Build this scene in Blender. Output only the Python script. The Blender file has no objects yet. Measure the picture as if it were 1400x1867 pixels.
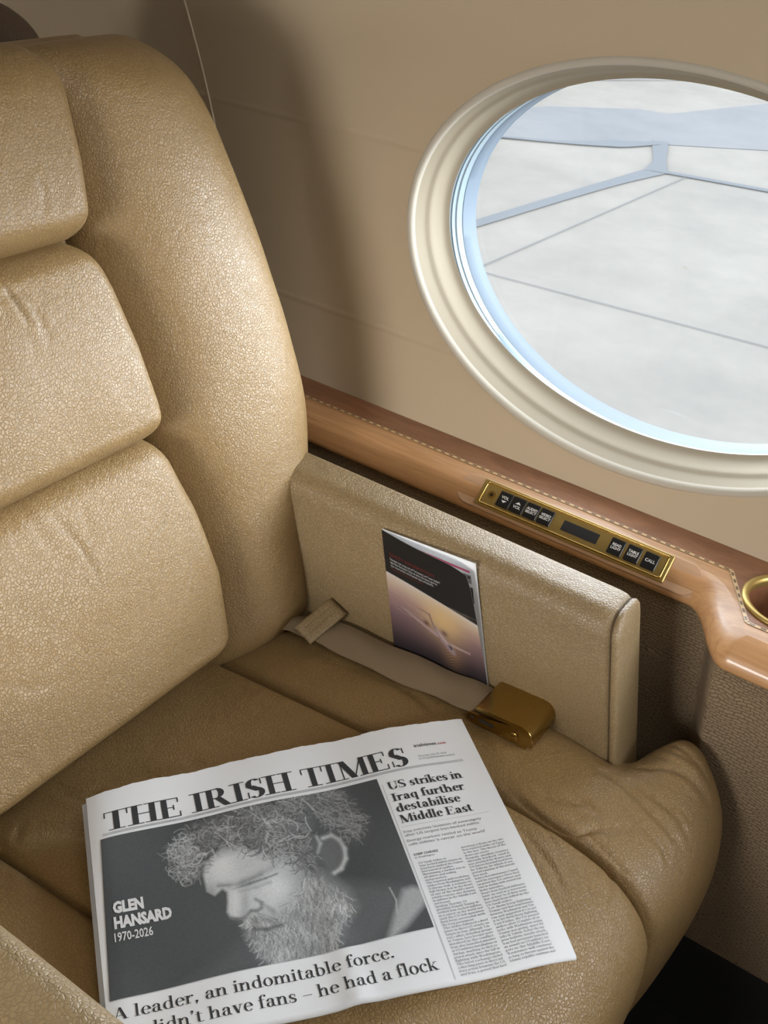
import bpy, bmesh, math, random
import numpy as np
from mathutils import Matrix, Vector

# ------------------------------------------------------------------ camera, world, lights, exposure
scn = bpy.context.scene
COL = scn.collection
random.seed(7)
RNG = np.random.default_rng(7)

X = np.array([0.81923203, 0.36930118, -0.43872031])      # world axes seen in the camera (x right, y down, z forward)
Y = np.array([0.56634794, -0.40089635, 0.72009175])
Z = np.array([0.09004936, -0.83839057, -0.53758009])
CAM = (0.358, -0.561, 1.287)
cam = bpy.data.cameras.new('camera')
cam.sensor_fit = 'VERTICAL'
cam.sensor_height = 36.0
cam.lens = 2035.0 / 1867.0 * 36.0
cam.clip_start = 0.02
cam.clip_end = 500
camo = bpy.data.objects.new('camera', cam)
COL.objects.link(camo)
Rw = np.array([X, Y, Z])                                  # camera (cv) -> world
M = Matrix([[Rw[i][0], -Rw[i][1], -Rw[i][2], CAM[i]] for i in range(3)] + [[0, 0, 0, 1]])
camo.matrix_world = M
scn.camera = camo

scn.view_settings.view_transform = 'Standard'
scn.view_settings.look = 'None'
scn.view_settings.gamma = 1.0
scn.view_settings.use_curve_mapping = False
scn.view_settings.exposure = 0.0

world = bpy.data.worlds.new('daylight')
scn.world = world
world.use_nodes = True
wn = world.node_tree.nodes
wl = world.node_tree.links
wn['Background'].inputs['Color'].default_value = (0.91, 0.96, 1.0, 1)
# overcast-bright sky, strongest in the haze above the horizon
wtc = wn.new('ShaderNodeTexCoord')
wsp = wn.new('ShaderNodeSeparateXYZ')
wmr = wn.new('ShaderNodeMapRange')
wmr.interpolation_type = 'SMOOTHERSTEP'
wmr.inputs['From Min'].default_value = 0.0
wmr.inputs['From Max'].default_value = 0.75
wmr.inputs['To Min'].default_value = 24.0
wmr.inputs['To Max'].default_value = 4.0
wl.new(wtc.outputs['Generated'], wsp.inputs[0])
wl.new(wsp.outputs['Z'], wmr.inputs['Value'])
wl.new(wmr.outputs['Result'], wn['Background'].inputs['Strength'])


def area(name, loc, target, sx, sy, power, color=(1, 1, 1), spread=180):
    l = bpy.data.lights.new(name, 'AREA')
    l.shape = 'ELLIPSE'
    l.size, l.size_y = sx, sy
    l.energy = power
    l.color = color
    l.spread = math.radians(spread)
    o = bpy.data.objects.new(name, l)
    COL.objects.link(o)
    o.location = loc
    o.rotation_euler = (Vector(target) - Vector(loc)).to_track_quat('-Z', 'Y').to_euler()
    return o


DAY = (0.93, 0.96, 1.0)
# daylight entering through the cabin's other windows (forward right, and the opposite side)
area('daylight_forward_right_window', (1.02, 0.55, 0.90), (-0.45, 0.2, 0.86), 0.60, 0.42, 3.6, DAY, 88)
area('daylight_left_window', (-0.13, -1.47, 0.92), (-0.20, 0.4, 0.42), 0.60, 0.42, 5.2, (1.0, 0.98, 0.95), 84)
area('added_overhead_fill', (0.75, -0.62, 1.82), (0.0, 0.0, 0.45), 0.9, 0.25, 2.2, (1.0, 0.97, 0.93), 120)  # added fill from overhead to brighten seat and paper, no known cabin lamp
area('daylight_left_aft_window', (-1.30, -1.47, 0.95), (-1.0, 0.5, 1.05), 0.60, 0.42, 7.0, (1.0, 0.97, 0.92))
area('daylight_left_forward_window', (1.02, -1.47, 0.92), (-0.3, 0.1, 0.7), 0.60, 0.42, 1.2, (1.0, 0.97, 0.92))

# ------------------------------------------------------------------ helpers
def ray(u, v):
    return Rw @ np.array([(u - 700.0) / 2035.0, (v - 933.5) / 2035.0, 1.0])


def onz(u, v, z):                                        # where the sight line of a photo pixel meets a level plane
    r = ray(u, v)
    return np.array(CAM) + r * ((z - CAM[2]) / r[2])


def cr(pts, n):                                          # Catmull-Rom resampling of a list of vectors
    P = np.array(pts, float)
    k = len(P)
    t = np.linspace(0, k - 1, n)
    i = np.clip(np.floor(t).astype(int), 0, k - 2)
    f = t - i
    f = f.reshape((-1,) + (1,) * (P.ndim - 1))
    a = P[np.clip(i - 1, 0, k - 1)]
    b = P[i]
    c = P[i + 1]
    d = P[np.clip(i + 2, 0, k - 1)]
    a = np.where((i - 1 < 0).reshape(f.shape), 2 * b - c, a)
    d = np.where((i + 2 > k - 1).reshape(f.shape), 2 * c - b, d)
    return 0.5 * ((2 * b) + (-a + c) * f + (2 * a - 5 * b + 4 * c - d) * f ** 2 + (-a + 3 * b - 3 * c + d) * f ** 3)


def lin(pts, x):                                         # piecewise linear lookup
    p = sorted(pts)
    return float(np.interp(x, [q[0] for q in p], [q[1] for q in p]))


def world_loc(o):
    v = Vector((0, 0, 0))
    while o is not None:
        v = v + o.location
        o = o.parent
    return v


def obj(name, verts, faces, mats, parent=None, smooth=True, fmat=None, colors=None):
    V = np.array([tuple(v) for v in verts], float)
    if parent is not None:
        V = V - np.array(world_loc(parent))
    me = bpy.data.meshes.new(name)
    me.from_pydata(V.tolist(), [], [tuple(f) for f in faces])
    if not isinstance(mats, (list, tuple)):
        mats = [mats]
    for m in mats:
        me.materials.append(m)
    if fmat is not None:
        me.polygons.foreach_set('material_index', list(fmat))
    if smooth:
        me.polygons.foreach_set('use_smooth', [True] * len(me.polygons))
    if colors is not None:
        ca = me.color_attributes.new('Print', 'FLOAT_COLOR', 'POINT')
        c = np.ones((len(V), 4), np.float32)
        c[:, :3] = colors
        ca.data.foreach_set('color', c.ravel())
    me.update()
    o = bpy.data.objects.new(name, me)
    COL.objects.link(o)
    if parent is not None:
        o.parent = parent
    return o


def thing(name, label, cat, loc, group=None):
    o = bpy.data.objects.new(name, None)
    o.empty_display_size = 0.05
    COL.objects.link(o)
    o.location = loc
    o['label'] = label
    o['category'] = cat
    if group:
        o['group'] = group
    return o


def struct(o):
    o['kind'] = 'structure'
    return o


def gridfaces(nu, nv, base=0, closeu=False, closev=False, flip=False):
    F = []
    for i in range(nu if closeu else nu - 1):
        for j in range(nv if closev else nv - 1):
            a = base + i * nv + j
            b = base + ((i + 1) % nu) * nv + j
            c = base + ((i + 1) % nu) * nv + (j + 1) % nv
            d = base + i * nv + (j + 1) % nv
            F.append((a, d, c, b) if flip else (a, b, c, d))
    return F


class MB:                                                # collects pieces of one part
    def __init__(self):
        self.v, self.f, self.m = [], [], []

    def add(self, v, f, m=0):
        b = len(self.v)
        self.v += [tuple(q) for q in v]
        self.f += [tuple(i + b for i in q) for q in f]
        self.m += [m] * len(f)

    def grid(self, P, m=0, closeu=False, closev=False, flip=False):
        P = np.array(P)
        nu, nv = P.shape[:2]
        self.add(P.reshape(-1, 3), gridfaces(nu, nv, 0, closeu, closev, flip), m)

    def box(self, lo, hi, m=0, fr=None):
        c = [(x, y, z) for x in (lo[0], hi[0]) for y in (lo[1], hi[1]) for z in (lo[2], hi[2])]
        if fr:
            c = [fr(*q) for q in c]
        self.add(c, [(0, 1, 3, 2), (4, 6, 7, 5), (0, 4, 5, 1), (2, 3, 7, 6), (0, 2, 6, 4), (1, 5, 7, 3)], m)

    def rbox(self, lo, hi, r, m=0, fr=None, seg=4, top=0.0):
        # box with corners rounded in its own x-y plane and a small chamfer at the top
        pts = rrect(lo[0], lo[1], hi[0], hi[1], r, seg)
        rings = [(pts, lo[2])]
        ch = top if top else 0.0
        rings.append((pts, hi[2] - ch))
        if ch:
            rings.append((rrect(lo[0] + ch, lo[1] + ch, hi[0] - ch, hi[1] - ch, max(r - ch, 1e-4), seg), hi[2]))
        V, n = [], len(pts)
        for p, z in rings:
            V += [(a, b, z) for a, b in p]
        F = []
        for k in range(len(rings) - 1):
            for i in range(n):
                F.append((k * n + i, k * n + (i + 1) % n, (k + 1) * n + (i + 1) % n, (k + 1) * n + i))
        F.append(tuple(range((len(rings) - 1) * n, len(rings) * n)))
        F.append(tuple(reversed(range(n))))
        if fr:
            V = [fr(*q) for q in V]
        self.add(V, F, m)

    def tube(self, pts, r, n=10, closed=False, m=0):
        P = np.array(pts, float)
        k = len(P)
        rings = []
        for i in range(k):
            a = P[(i - 1) % k] if (closed or i > 0) else P[i]
            b = P[(i + 1) % k] if (closed or i < k - 1) else P[i]
            t = (b - a) / (np.linalg.norm(b - a) + 1e-12)
            u = np.cross(t, (0, 0, 1.0) if abs(t[2]) < 0.9 else (1.0, 0, 0))
            u /= np.linalg.norm(u)
            w = np.cross(t, u)
            rr = r[i] if hasattr(r, '__len__') else r
            rings.append([P[i] + rr * (math.cos(q) * u + math.sin(q) * w) for q in np.linspace(0, 2 * math.pi, n, endpoint=False)])
        self.grid(rings, m, closeu=closed, closev=True)
        if not closed:
            b = len(self.v) - k * n
            self.f.append(tuple(b + i for i in range(n)))
            self.f.append(tuple(b + (k - 1) * n + i for i in reversed(range(n))))
            self.m += [m, m]

    def build(self, name, mats, parent=None, smooth=True, **k):
        return obj(name, self.v, self.f, mats, parent, smooth, fmat=self.m, **k)


def rrect(x0, y0, x1, y1, r, seg=4):
    out = []
    for cx, cy, a in ((x1 - r, y1 - r, 0), (x0 + r, y1 - r, 90), (x0 + r, y0 + r, 180), (x1 - r, y0 + r, 270)):
        for k in range(seg + 1):
            q = math.radians(a + 90 * k / seg)
            out.append((cx + r * math.cos(q), cy + r * math.sin(q)))
    return out


def autosmooth(o, deg=40):
    me = o.data
    bm = bmesh.new()
    bm.from_mesh(me)
    for e in bm.edges:
        if len(e.link_faces) == 2 and e.calc_face_angle(0) > math.radians(deg):
            e.smooth = False
    bm.to_mesh(me)
    bm.free()
    return o


def fixnormals(o):
    bm = bmesh.new()
    bm.from_mesh(o.data)
    bmesh.ops.recalc_face_normals(bm, faces=bm.faces)
    bm.to_mesh(o.data)
    bm.free()
    return o


# ------------------------------------------------------------------ materials
def mat(name):
    m = bpy.data.materials.new(name)
    m.use_nodes = True
    nt = m.node_tree
    b = nt.nodes['Principled BSDF']
    return m, nt, b


def nd(nt, typ, **kw):
    n = nt.nodes.new(typ)
    for k, v in kw.items():
        if k.startswith('i_'):
            n.inputs[k[2:].replace('_', ' ')].default_value = v
        else:
            setattr(n, k, v)
    return n


def plain(name, col, rough=0.5, metal=0.0, coat=0.0, **kw):
    m, nt, b = mat(name)
    b.inputs['Base Color'].default_value = (*col, 1)
    b.inputs['Roughness'].default_value = rough
    b.inputs['Metallic'].default_value = metal
    b.inputs['Coat Weight'].default_value = coat
    b.inputs['Coat Roughness'].default_value = 0.05
    for k, v in kw.items():
        b.inputs[k.replace('_', ' ')].default_value = v
    return m


def leather(name, col, dark, rough=0.41, scale=285.0, bump=0.42, grainmix=0.66):
    m, nt, b = mat(name)
    L = nt.links.new
    tc = nd(nt, 'ShaderNodeTexCoord')
    n0 = nd(nt, 'ShaderNodeTexNoise', i_Scale=150.0, i_Detail=2.0)
    L(tc.outputs['Object'], n0.inputs['Vector'])
    mx = nd(nt, 'ShaderNodeVectorMath', operation='MULTIPLY_ADD')
    L(n0.outputs['Color'], mx.inputs[0])
    mx.inputs[1].default_value = (0.0042, 0.0042, 0.0042)
    L(tc.outputs['Object'], mx.inputs[2])
    vo = nd(nt, 'ShaderNodeTexVoronoi', feature='DISTANCE_TO_EDGE')
    vo.inputs['Scale'].default_value = scale
    L(mx.outputs[0], vo.inputs['Vector'])
    rp = nd(nt, 'ShaderNodeValToRGB')
    rp.color_ramp.elements[0].position = 0.0
    rp.color_ramp.elements[1].position = 0.21
    rp.color_ramp.elements[0].color = (0, 0, 0, 1)
    rp.color_ramp.interpolation = 'EASE'
    L(vo.outputs['Distance'], rp.inputs['Fac'])
    # wrinkles: warped, stretched noise
    n1 = nd(nt, 'ShaderNodeTexNoise', i_Scale=14.0, i_Detail=5.0, i_Roughness=0.6, i_Distortion=0.8)
    L(tc.outputs['Object'], n1.inputs['Vector'])
    n2 = nd(nt, 'ShaderNodeTexNoise', i_Scale=3.0, i_Detail=3.0)
    L(tc.outputs['Object'], n2.inputs['Vector'])
    # grain strength wanders over the hide
    gm = nd(nt, 'ShaderNodeMapRange')
    L(n2.outputs['Fac'], gm.inputs['Value'])
    gm.inputs['From Min'].default_value = 0.35
    gm.inputs['From Max'].default_value = 0.65
    gm.inputs['To Min'].default_value = 0.45
    gm.inputs['To Max'].default_value = 1.0
    mg = nd(nt, 'ShaderNodeMath', operation='MULTIPLY')
    L(rp.outputs['Color'], mg.inputs[0])
    L(gm.outputs['Result'], mg.inputs[1])
    b1 = nd(nt, 'ShaderNodeBump')
    b1.inputs['Strength'].default_value = 0.5
    b1.inputs['Distance'].default_value = 0.006
    L(n1.outputs['Fac'], b1.inputs['Height'])
    b2 = nd(nt, 'ShaderNodeBump')
    b2.inputs['Strength'].default_value = bump
    b2.inputs['Distance'].default_value = 0.0012
    L(mg.outputs[0], b2.inputs['Height'])
    L(b1.outputs['Normal'], b2.inputs['Normal'])
    L(b2.outputs['Normal'], b.inputs['Normal'])
    c1 = nd(nt, 'ShaderNodeMix', data_type='RGBA')
    c1.inputs['A'].default_value = (*dark, 1)
    c1.inputs['B'].default_value = (*col, 1)
    gp = nd(nt, 'ShaderNodeMapRange')
    L(rp.outputs['Color'], gp.inputs['Value'])
    gp.inputs['To Min'].default_value = grainmix
    gp.inputs['To Max'].default_value = 1.0
    L(gp.outputs['Result'], c1.inputs['Factor'])
    L(c1.outputs['Result'], b.inputs['Base Color'])
    b.inputs['Roughness'].default_value = rough
    b.inputs['Specular IOR Level'].default_value = 0.5
    return m


LEATHER = leather('tan_leather', (0.296, 0.192, 0.080), (0.120, 0.070, 0.025))
LEATHER_ARM = leather('arm_leather', (0.262, 0.186, 0.094), (0.12, 0.080, 0.036), rough=0.43, scale=250.0)
BROWN = leather('brown_leather', (0.085, 0.052, 0.032), (0.04, 0.024, 0.014), rough=0.5)
SEAM = plain('dark_seam', (0.09, 0.06, 0.032), 0.8)


def wallmat(name, col, seams=()):
    m, nt, b = mat(name)
    L = nt.links.new
    tc = nd(nt, 'ShaderNodeTexCoord')
    n = nd(nt, 'ShaderNodeTexNoise', i_Scale=420.0, i_Detail=3.0)
    L(tc.outputs['Object'], n.inputs['Vector'])
    n3 = nd(nt, 'ShaderNodeTexNoise', i_Scale=7.0, i_Detail=2.0)
    L(tc.outputs['Object'], n3.inputs['Vector'])
    bn = nd(nt, 'ShaderNodeBump')
    bn.inputs['Strength'].default_value = 0.12
    bn.inputs['Distance'].default_value = 0.0008
    L(n.outputs['Fac'], bn.inputs['Height'])
    last = bn
    b0 = nd(nt, 'ShaderNodeBump')
    b0.inputs['Strength'].default_value = 0.25
    b0.inputs['Distance'].default_value = 0.004
    L(n3.outputs['Fac'], b0.inputs['Height'])
    L(b0.outputs['Normal'], bn.inputs['Normal'])
    sp = nd(nt, 'ShaderNodeSeparateXYZ')
    L(tc.outputs['Object'], sp.inputs[0])
    for z0, sl in seams:                                 # embossed panel joints
        xm = nd(nt, 'ShaderNodeMath', operation='MULTIPLY_ADD')
        L(sp.outputs['X'], xm.inputs[0])
        xm.inputs[1].default_value = -sl
        L(sp.outputs['Z'], xm.inputs[2])
        d = nd(nt, 'ShaderNodeMath', operation='SUBTRACT')
        L(xm.outputs[0], d.inputs[0])
        d.inputs[1].default_value = z0
        a = nd(nt, 'ShaderNodeMath', operation='ABSOLUTE')
        L(d.outputs[0], a.inputs[0])
        mr = nd(nt, 'ShaderNodeMapRange', interpolation_type='SMOOTHSTEP')
        L(a.outputs[0], mr.inputs['Value'])
        mr.inputs['From Min'].default_value = 0.0
        mr.inputs['From Max'].default_value = 0.006
        mr.inputs['To Min'].default_value = 1.0
        mr.inputs['To Max'].default_value = 0.0
        bb = nd(nt, 'ShaderNodeBump')
        bb.inputs['Strength'].default_value = 0.6
        bb.inputs['Distance'].default_value = 0.0015
        L(mr.outputs['Result'], bb.inputs['Height'])
        L(last.outputs['Normal'], bb.inputs['Normal'])
        last = bb
    L(last.outputs['Normal'], b.inputs['Normal'])
    b.inputs['Base Color'].default_value = (*col, 1)
    b.inputs['Roughness'].default_value = 0.55
    b.inputs['Specular IOR Level'].default_value = 0.3
    return m


WALL = wallmat('wall_vinyl', (0.455, 0.365, 0.250), ((0.952, 0.02), (0.716, 0.008)))
CEIL = plain('beige_headliner', (0.36, 0.30, 0.225), 0.8)


def wood(name, c1, c2, scale=(2.0, 34.0, 34.0), rough=0.38, coat=0.3, nscale=3.0):
    m, nt, b = mat(name)
    L = nt.links.new
    tc = nd(nt, 'ShaderNodeTexCoord')
    mp = nd(nt, 'ShaderNodeMapping')
    mp.inputs['Scale'].default_value = scale
    L(tc.outputs['Object'], mp.inputs['Vector'])
    n = nd(nt, 'ShaderNodeTexNoise', i_Scale=nscale, i_Detail=7.0, i_Roughness=0.6, i_Distortion=1.2)
    L(mp.outputs['Vector'], n.inputs['Vector'])
    r = nd(nt, 'ShaderNodeValToRGB')
    r.color_ramp.elements[0].position = 0.3
    r.color_ramp.elements[1].position = 0.7
    r.color_ramp.elements[0].color = (*c1, 1)
    r.color_ramp.elements[1].color = (*c2, 1)
    L(n.outputs['Fac'], r.inputs['Fac'])
    L(r.outputs['Color'], b.inputs['Base Color'])
    b.inputs['Roughness'].default_value = rough
    b.inputs['Coat Weight'].default_value = coat
    b.inputs['Coat Roughness'].default_value = 0.06
    return m


HONEY = wood('honey_maple', (0.42, 0.215, 0.09), (0.60, 0.335, 0.155))
PAD = wood('pale_maple', (0.50, 0.30, 0.175), (0.60, 0.38, 0.235), rough=0.4, coat=0.25)
BURL = wood('dark_mahogany', (0.20, 0.085, 0.04), (0.33, 0.15, 0.075), scale=(5.0, 16.0, 16.0))
INLAYL = plain('inlay_light', (0.66, 0.46, 0.24), 0.35, coat=0.4)
INLAYD = plain('inlay_dark', (0.16, 0.09, 0.04), 0.35, coat=0.4)
GOLD = plain('polished_gold', (0.62, 0.40, 0.12), 0.16, 1.0)
GOLDM = plain('satin_gold', (0.50, 0.36, 0.12), 0.40, 0.75)
BRASS = plain('buckle_gold', (0.40, 0.27, 0.08), 0.20, 1.0)
BLACK = plain('black_plastic', (0.012, 0.012, 0.012), 0.35)
DISPLAY = plain('smoked_display', (0.03, 0.03, 0.033), 0.4)
WHITE = plain('white_lettering', (0.8, 0.8, 0.78), 0.6)
SLOT_SHADE = plain('slot_shadow', (0.02, 0.015, 0.01), 0.6)  # near-black colour standing in for the shade inside slots and holes
CARPET = plain('black_carpet', (0.006, 0.006, 0.006), 1.0)


def fabricmat():
    m, nt, b = mat('woven_wall_fabric')
    L = nt.links.new
    tc = nd(nt, 'ShaderNodeTexCoord')
    sp = nd(nt, 'ShaderNodeSeparateXYZ')
    L(tc.outputs['Object'], sp.inputs[0])
    s = nd(nt, 'ShaderNodeMath', operation='ADD')
    L(sp.outputs['X'], s.inputs[0])
    L(sp.outputs['Y'], s.inputs[1])
    cb = nd(nt, 'ShaderNodeCombineXYZ')
    L(s.outputs[0], cb.inputs[0])
    L(sp.outputs['Z'], cb.inputs[1])
    nz = nd(nt, 'ShaderNodeTexNoise', i_Scale=35.0, i_Detail=3.0)
    L(tc.outputs['Object'], nz.inputs['Vector'])
    ma = nd(nt, 'ShaderNodeVectorMath', operation='MULTIPLY_ADD')
    L(nz.outputs['Color'], ma.inputs[0])
    ma.inputs[1].default_value = (0.022, 0.016, 0.0)
    L(cb.outputs[0], ma.inputs[2])
    br = nd(nt, 'ShaderNodeTexBrick')
    br.inputs['Scale'].default_value = 46.0
    br.inputs['Mortar Size'].default_value = 0.035
    br.inputs['Mortar Smooth'].default_value = 0.7
    br.inputs['Brick Width'].default_value = 0.42
    br.inputs['Row Height'].default_value = 0.18
    br.inputs['Color1'].default_value = (0.27, 0.195, 0.118, 1)
    br.inputs['Color2'].default_value = (0.24, 0.172, 0.102, 1)
    br.inputs['Mortar'].default_value = (0.15, 0.10, 0.058, 1)
    L(ma.outputs[0], br.inputs['Vector'])
    L(br.outputs['Color'], b.inputs['Base Color'])
    bp = nd(nt, 'ShaderNodeBump')
    bp.invert = True
    bp.inputs['Strength'].default_value = 0.6
    bp.inputs['Distance'].default_value = 0.0012
    L(br.outputs['Fac'], bp.inputs['Height'])
    L(bp.outputs['Normal'], b.inputs['Normal'])
    b.inputs['Roughness'].default_value = 0.85
    return m


FABRIC = fabricmat()


def paneglass():
    m, nt, b = mat('cabin_window_pane')
    L = nt.links.new
    tr = nd(nt, 'ShaderNodeBsdfTransparent')
    tr.inputs['Color'].default_value = (0.95, 0.975, 1.0, 1)
    gl = nd(nt, 'ShaderNodeBsdfGlossy')
    gl.inputs['Roughness'].default_value = 0.03
    df = nd(nt, 'ShaderNodeBsdfTranslucent')
    df.inputs['Color'].default_value = (0.9, 0.95, 1.0, 1)
    m1 = nd(nt, 'ShaderNodeMixShader')
    m1.inputs[0].default_value = 0.035
    L(tr.outputs[0], m1.inputs[1])
    L(gl.outputs[0], m1.inputs[2])
    m2 = nd(nt, 'ShaderNodeMixShader')                   # faint translucent haze mixed into the acrylic
    m2.inputs[0].default_value = 0.02
    L(m1.outputs[0], m2.inputs[1])
    L(df.outputs[0], m2.inputs[2])
    L(m2.outputs[0], nt.nodes['Material Output'].inputs['Surface'])
    return m


PANE = paneglass()
REVEAL = plain('cream_window_liner', (0.30, 0.255, 0.185), 0.7, Specular_IOR_Level=0.25)
LIP = plain('white_window_lip', (0.46, 0.42, 0.35), 0.85, Specular_IOR_Level=0.2)
SEAL = plain('pale_blue_pane_seal', (0.25, 0.31, 0.35), 0.5, Specular_IOR_Level=0.2)
SEALD = plain('grey_blue_outer_frame', (0.12, 0.155, 0.195), 0.6, Specular_IOR_Level=0.2)


def concrete(name='airport_apron_concrete', c1=(0.090, 0.085, 0.078), c2=(0.121, 0.114, 0.104), sc=0.7):
    m, nt, b = mat(name)
    L = nt.links.new
    tc = nd(nt, 'ShaderNodeTexCoord')
    n = nd(nt, 'ShaderNodeTexNoise', i_Scale=sc, i_Detail=8.0, i_Roughness=0.7)
    L(tc.outputs['Object'], n.inputs['Vector'])
    r = nd(nt, 'ShaderNodeValToRGB')
    r.color_ramp.elements[0].position = 0.3
    r.color_ramp.elements[1].position = 0.7
    r.color_ramp.elements[0].color = (*c1, 1)
    r.color_ramp.elements[1].color = (*c2, 1)
    L(n.outputs['Fac'], r.inputs['Fac'])
    L(r.outputs['Color'], b.inputs['Base Color'])
    b.inputs['Roughness'].default_value = 0.9
    b.inputs['Specular IOR Level'].default_value = 0.0
    return m


CONCRETE = concrete()
GREYBLUE = plain('grey_blue_strip', (0.062, 0.068, 0.075), 0.8, Specular_IOR_Level=0.0)  # flat grey-blue strips on the apron
GREYBAND = concrete('grey_band', (0.068, 0.072, 0.078), (0.096, 0.097, 0.100), 0.45)  # mottled grey band across the apron
JOINT = plain('joint_filler', (0.066, 0.067, 0.069), 0.9, Specular_IOR_Level=0.0)
DRYGRASS = concrete('pale_ground', (0.074, 0.070, 0.070), (0.128, 0.118, 0.110), 0.35)


def newsprint():
    m, nt, b = mat('newsprint')
    L = nt.links.new
    tc = nd(nt, 'ShaderNodeTexCoord')
    n = nd(nt, 'ShaderNodeTexNoise', i_Scale=26.0, i_Detail=5.0)
    L(tc.outputs['Object'], n.inputs['Vector'])
    bp = nd(nt, 'ShaderNodeBump')
    bp.inputs['Strength'].default_value = 0.25
    bp.inputs['Distance'].default_value = 0.003
    L(n.outputs['Fac'], bp.inputs['Height'])
    L(bp.outputs['Normal'], b.inputs['Normal'])
    b.inputs['Base Color'].default_value = (0.76, 0.78, 0.805, 1)
    b.inputs['Roughness'].default_value = 0.85
    b.inputs['Specular IOR Level'].default_value = 0.15
    return m


PAPER = newsprint()
INK = plain('newspaper_ink', (0.045, 0.047, 0.05), 0.8, Specular_IOR_Level=0.15)
INKG = plain('newspaper_grey_ink', (0.20, 0.205, 0.21), 0.8, Specular_IOR_Level=0.15)
INKR = plain('newspaper_red_ink', (0.42, 0.06, 0.05), 0.8, Specular_IOR_Level=0.15)
NEWSW = plain('newspaper_reversed_out', (0.66, 0.67, 0.68), 0.8, Specular_IOR_Level=0.15)
CARDW = plain('glossy_card_white', (0.78, 0.79, 0.80), 0.3)
CARDP = plain('card_pink_rule', (0.55, 0.09, 0.17), 0.4)
CARDG = plain('card_grey_print', (0.28, 0.27, 0.25), 0.4)
CARDK = plain('card_black_print', (0.03, 0.03, 0.03), 0.4)
CARDT = plain('card_white_text', (0.50, 0.50, 0.50), 0.4)
CARDR = plain('card_red_text', (0.16, 0.03, 0.025), 0.4)
WEB = plain('beige_belt_webbing', (0.21, 0.152, 0.09), 0.85)
STITCH = plain('brown_stitching', (0.13, 0.08, 0.045), 0.8)


def printed(name, rough):
    m, nt, b = mat(name)
    a = nd(nt, 'ShaderNodeVertexColor', layer_name='Print')
    nt.links.new(a.outputs['Color'], b.inputs['Base Color'])
    b.inputs['Roughness'].default_value = rough
    b.inputs['Specular IOR Level'].default_value = 0.15 if rough > 0.5 else 0.5
    return m


PHOTOINK = printed('newsprint_photo', 0.8)
COVERINK = printed('card_cover_print', 0.42)


# ------------------------------------------------------------------ the setting: cabin walls
def yw(z):                                               # inner face of the right-hand fuselage lining
    return 0.575 - (z - 0.85) ** 2 / 2.3


ZC, RX, RZ = 0.872, 0.322, 0.2225


def ell(xc, a, rx, rz, off, zc=ZC):
    x, z = xc + rx * math.cos(a), zc + rz * math.sin(a)
    return (x, yw(z) + off, z)


ANG = np.linspace(0, 2 * math.pi, 144, endpoint=False)


AFTX = -1.345


def joint_x(z):
    return -0.661 - 0.26 * (z - 0.923)


def wall_panel(name, xc, left, right, z0=0.40, z1=1.85, yo=0.0):
    """lining panel with one oval window opening; left / right are functions of height"""
    xl, xr = left(ZC), right(ZC)
    rings = []
    nr = 26
    corners = [math.atan2(z - ZC, x - xc) % (2 * math.pi) for x in (xl, xr) for z in (z0, z1)]
    angs = np.array(sorted(list(ANG) + corners))
    for k in range(nr):
        f = (k / (nr - 1)) ** 1.6
        ring = []
        for a in angs:
            c, s = math.cos(a), math.sin(a)
            t = min((xr - xc) / c if c > 1e-9 else 1e9, (xl - xc) / c if c < -1e-9 else 1e9,
                    (z1 - ZC) / s if s > 1e-9 else 1e9, (z0 - ZC) / s if s < -1e-9 else 1e9)
            te = 1.0 / math.hypot(c / RX, s / RZ)
            r = te + (t - te) * f
            x, z = xc + r * c, ZC + r * s
            # shear the outline towards its slanted joints
            w = f
            if x < xc:
                x += w * (left(z) - xl) * min(1, (xc - x) / (xc - xl))
            else:
                x += w * (right(z) - xr) * min(1, (x - xc) / (xr - xc))
            ring.append((x, yw(z) + yo, z))
        rings.append(ring)
    m = MB()
    m.grid(rings, closev=True)
    return struct(fixnormals(m.build(name, WALL)))


wall_panel('wall_right', -0.02, joint_x, lambda z: 0.47)
wall_panel('wall_right_aft', AFTX, lambda z: -2.3, lambda z: joint_x(z) + 0.012, yo=0.003)
wall_panel('wall_right_forward', 0.96, lambda z: 0.462, lambda z: 2.2, yo=0.003)


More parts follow.
